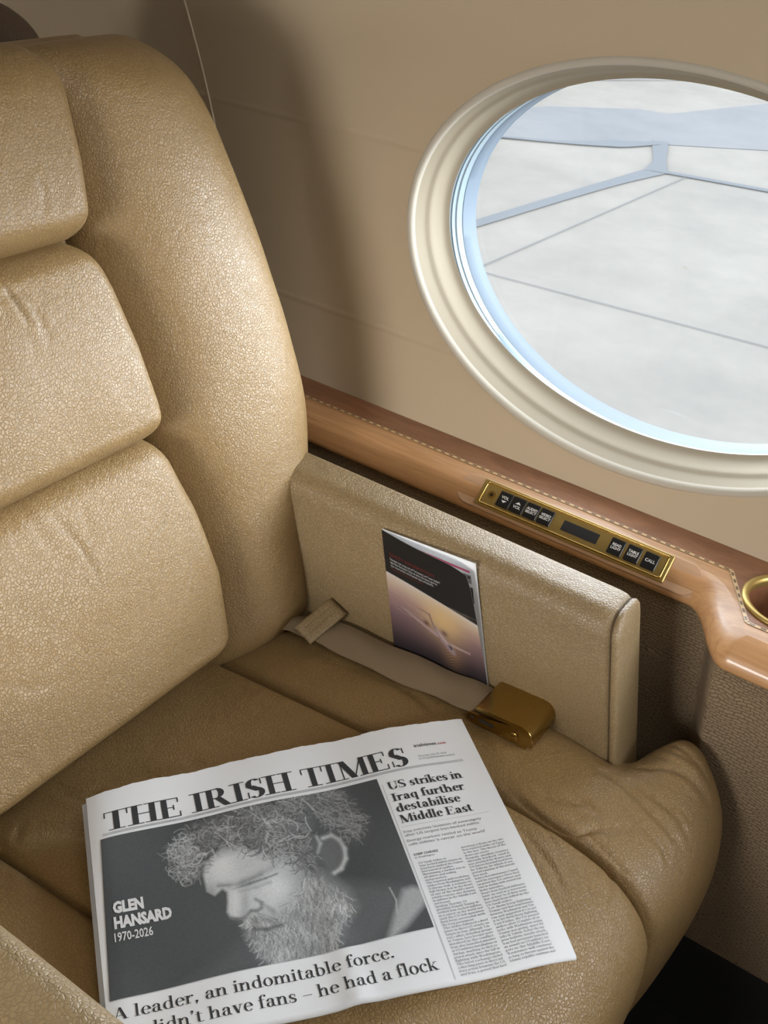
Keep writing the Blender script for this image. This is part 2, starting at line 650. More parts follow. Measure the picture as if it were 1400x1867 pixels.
def window(n, xc):
    w = bpy.data.objects.new('window_%d' % n, None)
    COL.objects.link(w)
    w.location = (xc, 0.575, ZC)
    struct(w)
    # liner: soft lip, then two shallow steps running outward
    prof = [(0.000, 0.004, -0.0005), (0.000, -0.001, -0.004), (0.000, -0.006, -0.003)]
    m = MB()
    for_lip = [(0.0050, 0.0), (0.0035, -0.0022), (0.001, -0.0032), (-0.0015, -0.0026), (-0.0035, 0.0), (-0.004, 0.006)]
    m.grid([[ell(xc, a, RX + d, RZ + d, o) for a in ANG] for d, o in for_lip], closev=True)
    fixnormals(m.build('window_lip', LIP, w))
    m = MB()
    steps = [(-0.0035, 0.003), (-0.0055, 0.012), (-0.0075, 0.020), (-0.0095, 0.0235), (-0.0118, 0.028), (-0.0138, 0.040), (-0.0165, 0.050), (-0.0225, 0.055)]
    m.grid([[ell(xc, a, RX + d, RZ + d, o) for a in ANG] for d, o in cr([np.array(s) for s in steps], 26)], closev=True)
    fixnormals(m.build('window_liner', REVEAL, w))
    m = MB()
    steps = [(0.021, 0.0165, 0.054), (0.021, 0.0165, 0.060), (0.0232, 0.0160, 0.0605), (0.0232, 0.0160, 0.068), (0.0252, 0.0155, 0.0685), (0.0265, 0.0150, 0.079)]
    m.grid([[ell(xc, a, RX - dx, RZ - dz, o, ZC - 0.002) for a in ANG] for dx, dz, o in steps], closev=True)
    autosmooth(fixnormals(m.build('pane_seal', SEAL, w)))
    m = MB()
    steps = [(0.0265, 0.0150, 0.079), (0.0275, 0.0150, 0.080), (0.0285, 0.0152, 0.098), (0.0300, 0.0155, 0.108)]
    m.grid([[ell(xc, a, RX - dx, RZ - dz, o, ZC - 0.002) for a in ANG] for dx, dz, o in steps], closev=True)
    autosmooth(fixnormals(m.build('outer_frame', SEALD, w)))
    m = MB()
    rings = [[ell(xc, a, (RX - 0.0265) * k, (RZ - 0.0150) * k, 0.0795, ZC - 0.002) for a in ANG] for k in (1.0, 0.66, 0.33, 0.01)]
    m.grid(rings, closev=True)
    fixnormals(m.build('window_pane', PANE, w))
    return w


window(1, -0.02)
window(2, AFTX)
window(3, 0.96)


m = MB()
m.tube([(joint_x(z) + 0.0008, yw(z) - 0.0002, z) for z in np.linspace(0.62, 1.8, 60)], 0.0016, 8)
struct(m.build('trim_11', WALL))


def simple(name, verts, faces, m):
    return struct(obj(name, verts, faces, m, smooth=False))


def panelstrip(name, prof, x0, x1, m, n=2):              # (y, z) outline carried along the cabin
    mb = MB()
    mb.grid([[(x, y, z) for y, z in prof] for x in np.linspace(x0, x1, n)])
    return struct(fixnormals(mb.build(name, m)))


ZT = 1.85
YL = -0.94
panelstrip('ceiling', [(yw(ZT), ZT), (0.0, ZT + 0.03), (-0.47, ZT + 0.05), (-0.94, ZT + 0.03), (YL - yw(ZT), ZT)], -2.3, 2.2, CEIL, 8)
panelstrip('wall_left', [(YL - yw(z), z) for z in np.linspace(0.40, ZT, 16)], -2.3, 2.2, CEIL, 8)
panelstrip('trim_1', [(YL - yw(0.40), 0.40), (YL - 0.40, 0.0)], -2.3, 2.2, FABRIC)
simple('floor', [(-2.3, -1.40, 0), (2.2, -1.40, 0), (2.2, 0.52, 0), (-2.3, 0.52, 0)], [(0, 1, 2, 3)], CARPET)
for nm, xx in (('wall_aft', -2.3), ('wall_forward', 2.2)):
    pr = [(yw(z), z) for z in np.linspace(0.4, ZT, 12)] + [(YL - yw(z), z) for z in np.linspace(ZT, 0.4, 12)] + [(YL - 0.4, 0.0), (0.4, 0.0)]
    simple(nm, [(xx, a, b) for a, b in pr], [tuple(range(len(pr)))], CEIL)


# ------------------------------------------------------------------ lower side panel and carpet kick
def path_y(x):                                           # plan of the ledge's cabin-side edge
    return 0.457 - 0.080 * (0.5 - 0.5 * math.cos(math.pi * min(1, max(0, (x - 0.132) / 0.072))))


XS = np.concatenate([np.linspace(-2.2, 0.10, 33), np.linspace(0.108, 0.225, 40), np.linspace(0.24, 1.6, 20)])
PATH = np.array([(x, path_y(x)) for x in XS])
tg = np.gradient(PATH, axis=0)
tg /= np.linalg.norm(tg, axis=1)[:, None]
NRM = np.stack([-tg[:, 1], tg[:, 0]], 1)                 # towards the wall


def off(i, d):
    return PATH[i] + NRM[i] * d


def off_row(d):                                          # parallel curve with the loops cut off at tight bends
    P = PATH + NRM * d
    i = 0
    while i < len(P) - 1:
        if P[i + 1][0] <= P[i][0] + 1e-6:
            a = b = i
            best = None
            for p in range(max(0, i - 14), i + 1):
                for q in range(i + 1, min(len(P), i + 30)):
                    if P[q][0] > P[q - 1][0]:
                        g = np.linalg.norm(P[p] - P[q]) - 0.0004 * (q - p)
                        if best is None or g < best[0]:
                            best = (g, p, q)
            _, p, q = best
            P[p:q + 1] = (P[p] + P[q]) / 2 + np.linspace(-1e-5, 1e-5, q - p + 1)[:, None] * np.array((1, 0))
            i = q
        i += 1
    return P


# fabric panel: follows the ledge 2 cm behind its nose, with the corner a little tighter
m = MB()
def fabric_y(x):
    s = min(1, max(0, (x - 0.150) / 0.040))
    s = s * s * (3 - 2 * s)
    return 0.478 - 0.080 * s
rows = []
FX = np.concatenate([np.linspace(-2.3, 0.14, 24), np.linspace(0.148, 0.196, 30), np.linspace(0.21, 1.6, 16)])
for z in np.linspace(0.146, 0.592, 30):
    rows.append([(x + 0.10 * (0.592 - z) * (1 if x > 0.1 else 0.0) * min(1, max(0, (0.5 - x) / 0.2)), fabric_y(x) + 0.03 * ((0.592 - z) / 0.45) ** 2, z) for x in FX])
m.grid(rows)
struct(fixnormals(m.build('trim_2', FABRIC)))
m = MB()
m.grid([[(x, fabric_y(x) + 0.032, z) for x in FX] for z in (0.0, 0.146)])
m.grid([[(x, y, 0.147) for x in FX] for y in (0.40, 0.53)])
m.v = [(a, max(b, fabric_y(a) + 0.03), c) for a, b, c in m.v]
struct(fixnormals(m.build('baseboard_right', CARPET)))

# ------------------------------------------------------------------ apron outside
GZ = -1.9
simple('ground', [(-70, -20, GZ), (70, -20, GZ), (70, 130, GZ), (-70, 130, GZ)], [(0, 1, 2, 3)], CONCRETE)


def strip(pts, w, z):
    P = cr([np.array(p, float) for p in pts], 24 if len(pts) > 2 else 2)
    t = np.gradient(P, axis=0)
    t /= np.linalg.norm(t, axis=1)[:, None]
    n = np.stack([-t[:, 1], t[:, 0]], 1)
    ww = np.array(w if hasattr(w, '__len__') else [w, w])
    ww = np.interp(np.linspace(0, 1, len(P)), np.linspace(0, 1, len(ww)), ww)
    V = [(*(p + q * h / 2), z) for p, q, h in zip(P, n, ww)] + [(*(p - q * h / 2), z) for p, q, h in zip(P, n, ww)]
    k = len(P)
    return V, [(i, i + 1, k + i + 1, k + i) for i in range(k - 1)]


def ground_strip(name, pts, w, m, z=GZ + 0.01):
    v, f = strip(pts, w, z)
    return simple(name, v, f, m)


ground_strip('trim_3', [(-8.0, 6.68), (3.0, 8.1)], 0.016, JOINT)
ground_strip('trim_4', [(-3.93, 3.0), (-3.62, 11.6)], 0.015, JOINT)
ground_strip('trim_5', [(-4.75, 5.5), (-4.52, 7.2), (-4.375, 8.24), (-4.2, 9.72), (-4.07, 10.7), (-3.93, 11.55)], [0.11, 0.11, 0.13, 0.14, 0.16, 0.24], GREYBLUE, GZ + 0.012)
ground_strip('trim_6', [(-3.93, 11.4), (-4.1, 11.9), (-4.45, 12.75)], [0.26, 0.14, 0.2], GREYBLUE, GZ + 0.014)
ground_strip('trim_7', [(-4.0, 11.45), (-2.79, 11.77), (0.5, 12.6)], 0.11, GREYBLUE, GZ + 0.016)
ground_strip('trim_8', [(-4.42, 12.62), (-4.75, 12.15), (-5.2, 11.65), (-6.0, 11.05), (-7.5, 9.9)], [0.1, 0.3, 0.12, 0.06, 0.05], GREYBLUE, GZ + 0.018)
SH = [(-9.0, 8.8), (-6.0, 11.03), (-5.2, 11.7), (-4.57, 12.48), (-3.385, 13.58), (-1.0, 15.6), (2.5, 18.6), (2.0, 21.5),
      (-4.2, 16.6), (-4.98, 14.3), (-5.35, 14.2), (-6.19, 13.2), (-7.0, 11.6), (-10.0, 9.6)]
simple('trim_9', [(a, b, GZ + 0.006) for a, b in SH], [tuple(range(len(SH)))], GREYBAND)
simple('trim_10', [(-40, 16, GZ + 0.004), (-7.0, 14.6, GZ + 0.004), (-5.4, 17.2, GZ + 0.004), (-3.0, 20.5, GZ + 0.004), (20, 40, GZ + 0.004), (20, 60, GZ + 0.004), (-40, 60, GZ + 0.004)], [tuple(range(7))], DRYGRASS)

# ------------------------------------------------------------------ wooden side ledge
LEDGE = thing('side_ledge', 'polished honey and mahogany wooden ledge running under the oval window', 'ledge', (0.0, 0.46, 0.58))
m = MB()
prof = [(0.030, 0.578), (0.004, 0.578), (0.0005, 0.581), (0.0, 0.586), (0.002, 0.5925), (0.006, 0.599), (0.012, 0.605), (0.020, 0.6095), (0.029, 0.6118), (0.0475, 0.612)]
cols_ = [off_row(d) for d, z in prof[:-1]]
m.grid([[(*cols_[k][i], prof[k][1]) for k in range(len(prof) - 1)] for i in range(len(XS))])
fixnormals(m.build('front_edge', HONEY, LEDGE))
# inlay ribbon with dark dashes, mitred where the edge swings into the cabin
inl = []
for a, b in ((-1.2, 0.158), ):
    pass
INL = [np.array((-2.2, 0.5055)), np.array((0.158, 0.5055)), np.array((0.203, 0.4255)), np.array((1.5, 0.4255))]
m = MB()
def ribbon(a, b, w, z, k):
    t = (b - a) / np.linalg.norm(b - a)
    n = np.array([-t[1], t[0]]) * w / 2
    m.add([(*(a + n), z), (*(b + n), z), (*(b - n), z), (*(a - n), z)], [(3, 2, 1, 0)], k)
for a, b in zip(INL[:-1], INL[1:]):
    ribbon(a, b, 0.0044, 0.61275, 0)
    ln = np.linalg.norm(b - a)
    nn = int(ln / 0.0115)
    for q in range(nn):
        c0 = a + (b - a) * ((q + 0.25) / nn)
        c1 = a + (b - a) * ((q + 0.75) / nn)
        ribbon(c0, c1, 0.0026, 0.6129, 1)
m.build('inlay', [INLAYL, INLAYD], LEDGE, smooth=False)
# honey band between edge and inlay where the plan swings out
m = MB()
EB = off_row(0.029)
for i in range(len(XS) - 1):
    q = []
    for k in (i, i + 1):
        a = EB[k]
        x = a[0]
        yy = float(np.interp(x, [p[0] for p in INL], [p[1] for p in INL]))
        q.append(((*a, 0.6118), (x, max(yy, a[1] + 1e-4), 0.6121)))
    m.add([q[0][0], q[1][0], q[1][1], q[0][1]], [(0, 1, 2, 3)])
m.build('edge_band', HONEY, LEDGE)
# dark top with the cup holder cut out
CUP, CR = np.array((0.231, 0.487)), 0.049
bm = bmesh.new()
outer = [(-2.2, 0.5055), (0.158, 0.5055), (0.203, 0.4255), (1.5, 0.4255), (1.5, 0.5515), (-2.2, 0.5515)]
vo = [bm.verts.new((x, y, 0.6124)) for x, y in outer]
eo = [bm.edges.new((vo[i], vo[(i + 1) % len(vo)])) for i in range(len(vo))]
vi = [bm.verts.new((CUP[0] + CR * math.cos(a), CUP[1] + CR * math.sin(a), 0.6124)) for a in np.linspace(0, 2 * math.pi, 48, endpoint=False)]
ei = [bm.edges.new((vi[i], vi[(i + 1) % 48])) for i in range(48)]
bmesh.ops.triangle_fill(bm, use_beauty=True, use_dissolve=False, edges=eo + ei)
bm.verts.index_update()
vv = [tuple(v.co) for v in bm.verts]
ff = [tuple(v.index for v in f.verts) for f in bm.faces]
bm.free()
fixnormals(obj('dark_top', vv, ff, BURL, LEDGE, smooth=False))
ch = thing('cup_holder', 'round brass cup holder let into the wooden ledge below the window', 'cup holder', (CUP[0], CUP[1], 0.54))
m = MB()
AA = np.linspace(0, 2 * math.pi, 56, endpoint=False)
rp = [(0.0475, 0.612), (0.0525, 0.6125), (0.0528, 0.6145), (0.051, 0.6162), (0.048, 0.6164), (0.0455, 0.615), (0.0448, 0.610), (0.0448, 0.600)]
m.grid([[(CUP[0] + r * math.cos(a), CUP[1] + r * math.sin(a), z) for a in AA] for r, z in rp], closev=True)
fixnormals(m.build('rim', GOLDM, ch))
m = MB()
rp = [(0.0447, 0.606), (0.043, 0.545), (0.038, 0.542), (0.001, 0.541)]
m.grid([[(CUP[0] + r * math.cos(a), CUP[1] + r * math.sin(a), z) for a in AA] for r, z in rp], closev=True)
m.build('well', BURL, ch)

# pad milled into the edge that carries the control panel
FA = math.atan2(0.017, 0.0195)
FO = np.array((-0.0195, 0.4722, 0.6022))                   # centre of the milled face
FU = np.array((0.0, 0.0195, 0.017)) / math.hypot(0.0195, 0.017)
FN = np.array((0.0, -0.017, 0.0195)) / math.hypot(0.0195, 0.017)
def fr(x, y, z):
    return tuple(FO + np.array((x, 0, 0)) + FU * y + FN * z)
m = MB()
m.rbox((-0.150, -0.0205, -0.012), (0.158, 0.0185, 0.0030), 0.0185, 0, fr, seg=10, top=0.001)
autosmooth(fixnormals(m.build('panel_pad', PAD, LEDGE)))


# ------------------------------------------------------------------ lettering helpers
def sans(text, size=1.0, bold=0.0, align='CENTER', space=1.0, line=1.0, res=3):
    c = bpy.data.curves.new('t', 'FONT')
    c.body = text
    c.size = size
    c.align_x = align
    c.align_y = 'CENTER' if align == 'CENTER' else 'TOP_BASELINE'
    c.offset = bold
    c.space_character = space
    c.space_line = line
    c.resolution_u = res
    o = bpy.data.objects.new('t', c)
    COL.objects.link(o)
    dg = bpy.context.evaluated_depsgraph_get()
    dg.update()
    me = bpy.data.meshes.new_from_object(o.evaluated_get(dg))
    v = [tuple(p.co) for p in me.vertices]
    f = [tuple(p.vertices) for p in me.polygons]
    bpy.data.meshes.remove(me)
    bpy.data.objects.remove(o)
    bpy.data.curves.remove(c)
    return v, f


# ------------------------------------------------------------------ control panel
PANEL = thing('control_panel', 'narrow gold switch panel with black buttons on the ledge edge', 'control panel', tuple(FO))
def frp(x, y, z):
    return fr(x, y, z + 0.0022)
PW, PH = 0.1205, 0.0168
m = MB()
m.rbox((-PW, -PH, 0.001), (PW, PH, 0.0035), 0.0012, 0, frp, seg=3, top=0.0008)
autosmooth(fixnormals(m.build('base_plate', GOLDM, PANEL)))
def rimring(hw, hh, r, z):
    return [frp(a, b, z) for a, b in rrect(-hw, -hh, hw, hh, r, 6)]
m = MB()
m.grid([rimring(PW - 0.0040, PH - 0.0022, 0.003, 0.0034), rimring(PW - 0.0044, PH - 0.0026, 0.0028, 0.0050), rimring(PW - 0.0052, PH - 0.0033, 0.0026, 0.0054),
        rimring(PW - 0.0060, PH - 0.0041, 0.0022, 0.0050), rimring(PW - 0.0063, PH - 0.0044, 0.002, 0.0036)], closev=True)
autosmooth(fixnormals(m.build('raised_rim', GOLD, PANEL)), 60)
def px(u):
    return -PW + 2 * PW * u
m = MB()
jx = px(0.068)
for r0, r1, z in ((0.0046, 0.0040, 0.0046), (0.0028, 0.0020, 0.0052)):
    rings = [[frp(jx + r * math.cos(a), r * math.sin(a), zz) for a in AA] for r, zz in ((r0, 0.0034), (r0, z), (r1, z), (r1, 0.0038))]
    m.grid(rings, closev=True)
m.add([frp(jx + 0.0018 * math.cos(a), 0.0018 * math.sin(a), 0.0041) for a in AA], [tuple(range(len(AA)))], 1)
autosmooth(m.build('headphone_jack', [GOLD, SLOT_SHADE], PANEL))
BUT = [(0.142, 'VOL', 'down'), (0.216, 'VOL', 'up'), (0.2915, 'AUDIO\nSELECT', ''), (0.3675, 'VIDEO\nSELECT', ''), (0.739, 'READ\nLIGHT', ''), (0.8235, 'TABLE\nLIGHT', ''), (0.9085, 'CALL', '')]
for u, txt, arrow in BUT:
    cx = px(u)
    m = MB()
    m.rbox((cx - 0.00845, -0.0096, 0.0034), (cx + 0.00845, 0.0096, 0.0056), 0.0012, 0, frp, seg=3, top=0.0006)
    b = autosmooth(fixnormals(m.build('button', BLACK, PANEL)))
    b['label'] = 'black button reading ' + txt.replace('\n', ' ') + (' with an arrow pointing ' + arrow if arrow else '')
    m = MB()
    v, f = sans(txt, 0.0043 if '\n' in txt else 0.0050, bold=0.00012, line=0.95)
    dy = {'down': 0.0024, 'up': -0.0028, '': 0.0}[arrow]
    m.add([frp(cx + a, c + dy, 0.00575) for a, c, _ in v], f)
    if arrow == 'down':
        m.add([frp(cx + a, c, 0.00575) for a, c in ((-0.0036, -0.0012), (0.0036, -0.0012), (0, -0.0042))], [(0, 2, 1)])
    if arrow == 'up':
        m.add([frp(cx + a, c, 0.00575) for a, c in ((-0.0036, 0.0010), (0.0036, 0.0010), (0, 0.0040))], [(0, 1, 2)])
    m.build('lettering', WHITE, b, smooth=False)
m = MB()
m.rbox((px(0.551) - 0.0225, -0.0062, 0.0034), (px(0.551) + 0.0225, 0.0062, 0.0040), 0.0008, 0, frp, seg=3)
autosmooth(fixnormals(m.build('display', DISPLAY, PANEL)))

# ------------------------------------------------------------------ armchair
SEAT = thing('armchair', 'tan leather cabin armchair with the newspaper lying on its seat', 'armchair', (0.0, 0.027, 0.0))
YC = 0.027
RA = math.radians(20)
P0 = np.array((-0.29, 0, 0.46))
TT = np.array((-math.sin(RA), 0, math.cos(RA)))
NN = np.array((math.cos(RA), 0, math.sin(RA)))
def bk(s, t, n):                                         # seat-back coordinates: across, up the back, out of the back
    return P0 + TT * t + NN * n + np.array((0, s, 0))


def wrinkle(P, amp, freq, seed=0):
    """slow unevenness of stuffed leather"""
    P = np.array(P, float)
    q = P.reshape(-1, 3)
    rr = np.random.default_rng(seed)
    d = np.zeros(len(q))
    for k in range(7):
        w = rr.normal(size=3)
        w = w / np.linalg.norm(w) * freq * (0.6 + 1.2 * rr.random())
        d += np.sin(q @ w + rr.random() * 6.28)
    return (d / 7 * amp).reshape(P.shape[:-1])


YB = 0.018                                               # middle of the seat back
def onback(u, v, o=0.035):                               # photo pixel -> (across, up the back)
    r = ray(u, v)
    q = np.array(CAM) + r * (((P0 + NN * o - np.array(CAM)) @ NN) / (r @ NN))
    return q[1], (q - P0) @ TT


def creases(A, B, segs, wig=0.0015):
    """height change for fine creases along polylines in the (A, B) coordinates"""
    d = np.zeros(A.shape)
    for pts, w, am in segs:
        P = cr([np.array(p) for p in pts], 14)
        best = np.full(A.shape, 1e9)
        pos = np.zeros(A.shape)
        for k in range(len(P) - 1):
            e = P[k + 1] - P[k]
            t = np.clip(((A - P[k][0]) * e[0] + (B - P[k][1]) * e[1]) / (e @ e), 0, 1)
            q = np.hypot(A - P[k][0] - t * e[0], B - P[k][1] - t * e[1])
            pos = np.where(q < best, (k + t) / (len(P) - 1), pos)
            best = np.minimum(best, q)
        fade = np.sin(np.pi * np.clip(pos, 0.02, 0.98)) ** 0.7
        d += am * fade * (np.exp(-(best / w) ** 2) - 0.35 * np.exp(-((best - 2.2 * w) / (1.5 * w)) ** 2))
    return d


def back_cushion(name, t0, t1, edge, rb, rt, nb, nt_, seed, rollb=0.028, rollt=0.030, lines=()):
    """edge(t) = half width to the right of the seat's middle; rb / rt = corner radii"""
    nu, nv = 120, 110
    tv = (1 - np.cos(np.linspace(0, math.pi, nv))) / 2
    tv = 0.5 * tv + 0.5 * np.linspace(0, 1, nv)
    uv = (1 - np.cos(np.linspace(0, math.pi, nu))) / 2
    uv = 0.45 * uv + 0.55 * np.linspace(0, 1, nu)
    rows = []
    for a in uv:
        row = []
        for c in tv:
            t = t0 + (t1 - t0) * c
            hw = edge(t) + 0.012
            db, dt = t - t0, t1 - t
            if db < rb:
                hw -= rb * (1 - math.sqrt(max(0, 1 - (1 - db / rb) ** 2)))
            if dt < rt:
                hw -= rt * (1 - math.sqrt(max(0, 1 - (1 - dt / rt) ** 2)))
            s = YB + (2 * a - 1) * hw
            de = hw - abs(s - YB)
            if s < YB:
                s = YB + (s - YB) * 1.2
            def e(d, r):
                return math.sqrt(max(0.0, 1 - (1 - min(d / r, 1)) ** 2))
            h = (e(de, 0.034) ** 0.9) * (e(db, rollb) ** 0.9) * (e(dt, rollt) ** 0.9)
            crown = 0.010 * (1 - ((s - YB) / hw) ** 2) * math.sin(math.pi * c)
            n = -0.022 + (nb + (nt_ - nb) * c + 0.022) * h + crown * h
            row.append((s, t, n))
        rows.append(row)
    R = np.array(rows)
    W = wrinkle(R, 0.0022, 45, seed)
    R[..., 2] += W * np.clip((R[..., 2] + 0.022) / 0.04, 0, 1)
    R[..., 2] += creases(R[..., 0], R[..., 1], [([onback(*p) for p in pts], w, am) for pts, w, am in lines])
    P = np.array([[bk(*q) for q in r] for r in R])
    m = MB()
    m.grid(P)
    o = m.build(name, LEATHER, SEAT)
    return fixnormals(o)


back_cushion('head_cushion', 0.4710, 0.655, lambda t: lin([(0.47, 0.128), (0.50, 0.136), (0.54, 0.145), (0.60, 0.150), (0.65, 0.150)], t), 0.022, 0.050, 0.036, 0.030, 1, 0.03, 0.05, lines=[([(60, 300), (75, 360), (70, 420)], 0.003, -0.0009)])
back_cushion('back_cushion', 0.2630, 0.4800, lambda t: lin([(0.26, 0.150), (0.30, 0.153), (0.36, 0.150), (0.42, 0.141), (0.47, 0.128)], t), 0.022, 0.045, 0.038, 0.028, 2, lines=[([(5, 510), (28, 550), (52, 592)], 0.003, -0.0026), ([(25, 520), (50, 545)], 0.003, -0.0014), ([(60, 560), (85, 620)], 0.004, -0.0010)])
back_cushion('back_cushion', 0.003, 0.2740, lambda t: lin([(-0.02, 0.148), (0.03, 0.158), (0.10, 0.172), (0.18, 0.164), (0.25, 0.148)], t), 0.03, 0.045, 0.040, 0.027, 3, lines=[([(85, 925), (118, 960), (150, 1005), (170, 1050), (186, 1085)], 0.003, -0.0018), ([(50, 930), (85, 985), (110, 1030)], 0.004, -0.0013), ([(318, 880), (300, 945), (270, 985), (258, 1030)], 0.0022, -0.0014), ([(342, 985), (336, 1050), (322, 1105)], 0.002, -0.0010), ([(0, 1245), (50, 1252), (110, 1245)], 0.005, -0.0005), ([(150, 920), (165, 965)], 0.004, -0.0010)])


def back_bolster(sign):
    # outline as seen square on to the padding's crown, 4 cm out of the back
    sm = [(-0.035, 0.292), (0.02, 0.303), (0.10, 0.326), (0.17, 0.356), (0.21, 0.367), (0.252, 0.371), (0.324, 0.367), (0.407, 0.358), (0.486, 0.342), (0.553, 0.328), (0.60, 0.309), (0.629, 0.284), (0.644, 0.268), (0.66, 0.258)]
    si = [(-0.035, 0.176), (0.03, 0.184), (0.10, 0.196), (0.18, 0.190), (0.26, 0.174), (0.36, 0.176), (0.45, 0.162), (0.50, 0.158), (0.60, 0.160), (0.64, 0.13), (0.66, 0.10)]
    nt_ = [(-0.035, 0.030), (0.05, 0.036), (0.15, 0.040), (0.25, 0.046), (0.45, 0.046), (0.60, 0.040), (0.65, 0.032)]
    T0, T1 = -0.035, 0.652
    ts = np.concatenate([np.linspace(T0, 0.56, 70), 0.56 + (T1 - 0.56) * np.sin(np.linspace(0, math.pi / 2, 26))[1:]])
    nu = 72
    rows = []
    for t in ts:
        nt1 = lin(nt_, t)
        # smooth the piecewise outline
        am = np.mean([lin(sm, t + d) for d in (-0.016, -0.008, 0, 0.008, 0.016)])
        a0 = np.mean([lin(si, t + d) for d in (-0.02, -0.01, 0, 0.01, 0.02)])
        dt = T1 - t
        r = 0.075
        k = math.sqrt(max(0, 1 - (1 - min(dt / r, 1)) ** 2))
        kk = max(k ** 0.75, 0.02)
        db = t - T0
        kb = max(0.05, math.sqrt(max(0, 1 - (1 - min(db / 0.045, 1)) ** 2)))
        nc = -0.050
        hb = (nt1 - nc) * kk * (0.35 + 0.65 * kb)
        lo_, hi_ = a0 + 0.02, 0.60
        for _ in range(30):                              # widest point lies further back than the crown
            a1 = (lo_ + hi_) / 2
            if (a0 + a1) / 2 + 1.05 * nc + math.hypot((a1 - a0) / 2, 1.05 * hb) > am + 1.05 * 0.04:
                hi_ = a1
            else:
                lo_ = a1
        a1 -= 0.055 * (1 - k)
        c, hw = (a0 + a1) / 2, (a1 - a0) / 2
        row = []
        for q in np.linspace(0, 2 * math.pi, nu, endpoint=False):
            cs, sn = math.cos(q), math.sin(q)
            p = 2 / 2.12
            sx = math.copysign(abs(cs) ** p, cs) * hw
            # crown leans towards the inner side a little
            nz = math.copysign(abs(sn) ** p, sn) * hb
            row.append((c + sx, t, nc + nz))
        rows.append(row)
    R = np.array(rows)
    R[..., 2] += wrinkle(R, 0.0025, 38, 11) * (R[..., 2] > -0.05)
    P = np.array([[bk(q[0] if sign > 0 else 2 * YB - q[0] - 0.012, q[1], q[2]) for q in r] for r in R])
    m = MB()
    m.grid(P, closev=True)
    n0 = len(rows)
    m.f.append(tuple(range(nu)))
    m.f.append(tuple((n0 - 1) * nu + i for i in range(nu)))
    m.m += [0, 0]
    o = m.build('back_bolster', LEATHER, SEAT)
    return fixnormals(o)


back_bolster(1)
back_bolster(-1)
# shell behind the cushions
rows = []
for t in np.concatenate([np.linspace(-0.05, 0.58, 30), 0.58 + 0.078 * np.sin(np.linspace(0, math.pi / 2, 16))[1:]]):
    k = math.sqrt(max(0, 1 - (1 - min((0.6581 - t) / 0.078, 1)) ** 2))
    hb = max(0.075 * k ** 0.75, 0.002) * (0.5 if t < 0.5 else min(1.0, 0.5 + (t - 0.5) / 0.1))
    row = []
    for q in np.linspace(0, 2 * math.pi, 60, endpoint=False):
        cs, sn = math.cos(q), math.sin(q)
        row.append(bk(YC + math.copysign(abs(cs) ** 0.5, cs) * 0.25, t, -0.070 + math.copysign(abs(sn) ** 0.6, sn) * hb))
    rows.append(row)
m = MB()
m.grid(rows, closev=True)
m.f.append(tuple(range(60)))
m.f.append(tuple((len(rows) - 1) * 60 + i for i in range(60)))
m.m += [0, 0]
fixnormals(m.build('back_shell', LEATHER, SEAT))

# seat: profile (x, z) at the crown of the pad, running forward and over the front edge
REF = [(-0.33, 0.432), (-0.28, 0.438), (-0.2, 0.446), (-0.1, 0.455), (0.0, 0.462), (0.06, 0.4655), (0.10, 0.466), (0.135, 0.4645), (0.165, 0.460), (0.195, 0.451), (0.225, 0.433), (0.247, 0.406), (0.257, 0.37), (0.257, 0.30), (0.242, 0.20), (0.21, 0.12)]
REF = np.array(REF)
tgt = np.gradient(REF, axis=0)
tgt /= np.linalg.norm(tgt, axis=1)[:, None]
RN = np.stack([-tgt[:, 1], tgt[:, 0]], 1)


def prof_off(d, P=REF):
    return P + RN * d


def seen(P):                                             # where points fall in the photograph
    d = (P.reshape(-1, 3) - np.array(CAM)) @ Rw
    return (700 + 2035 * d[:, 0] / d[:, 2]).reshape(P.shape[:-1]), (933.5 + 2035 * d[:, 1] / d[:, 2]).reshape(P.shape[:-1])


def seat_surface(stations, nx=110, ny=70):
    A = np.array([np.column_stack([p[:, 0], np.full(len(p), y), p[:, 1]]) for y, p in stations])
    B = cr(A, ny)                                        # across
    Cc = cr(np.transpose(B, (1, 0, 2)), nx)              # along
    return Cc


# middle cushion
st = []
for y, d in ((-0.152, -0.050), (-0.1425, -0.024), (-0.1365, -0.0095), (-0.121, -0.0030), (-0.06, 0.0), (0.027, 0.0015), (0.115, 0.0), (0.174, -0.0030), (0.1895, -0.0095), (0.1955, -0.024), (0.205, -0.050)):
    st.append((y, prof_off(d)))
Pm = seat_surface(st, 280, 180)
wv = wrinkle(Pm, 0.0016, 60, 5)
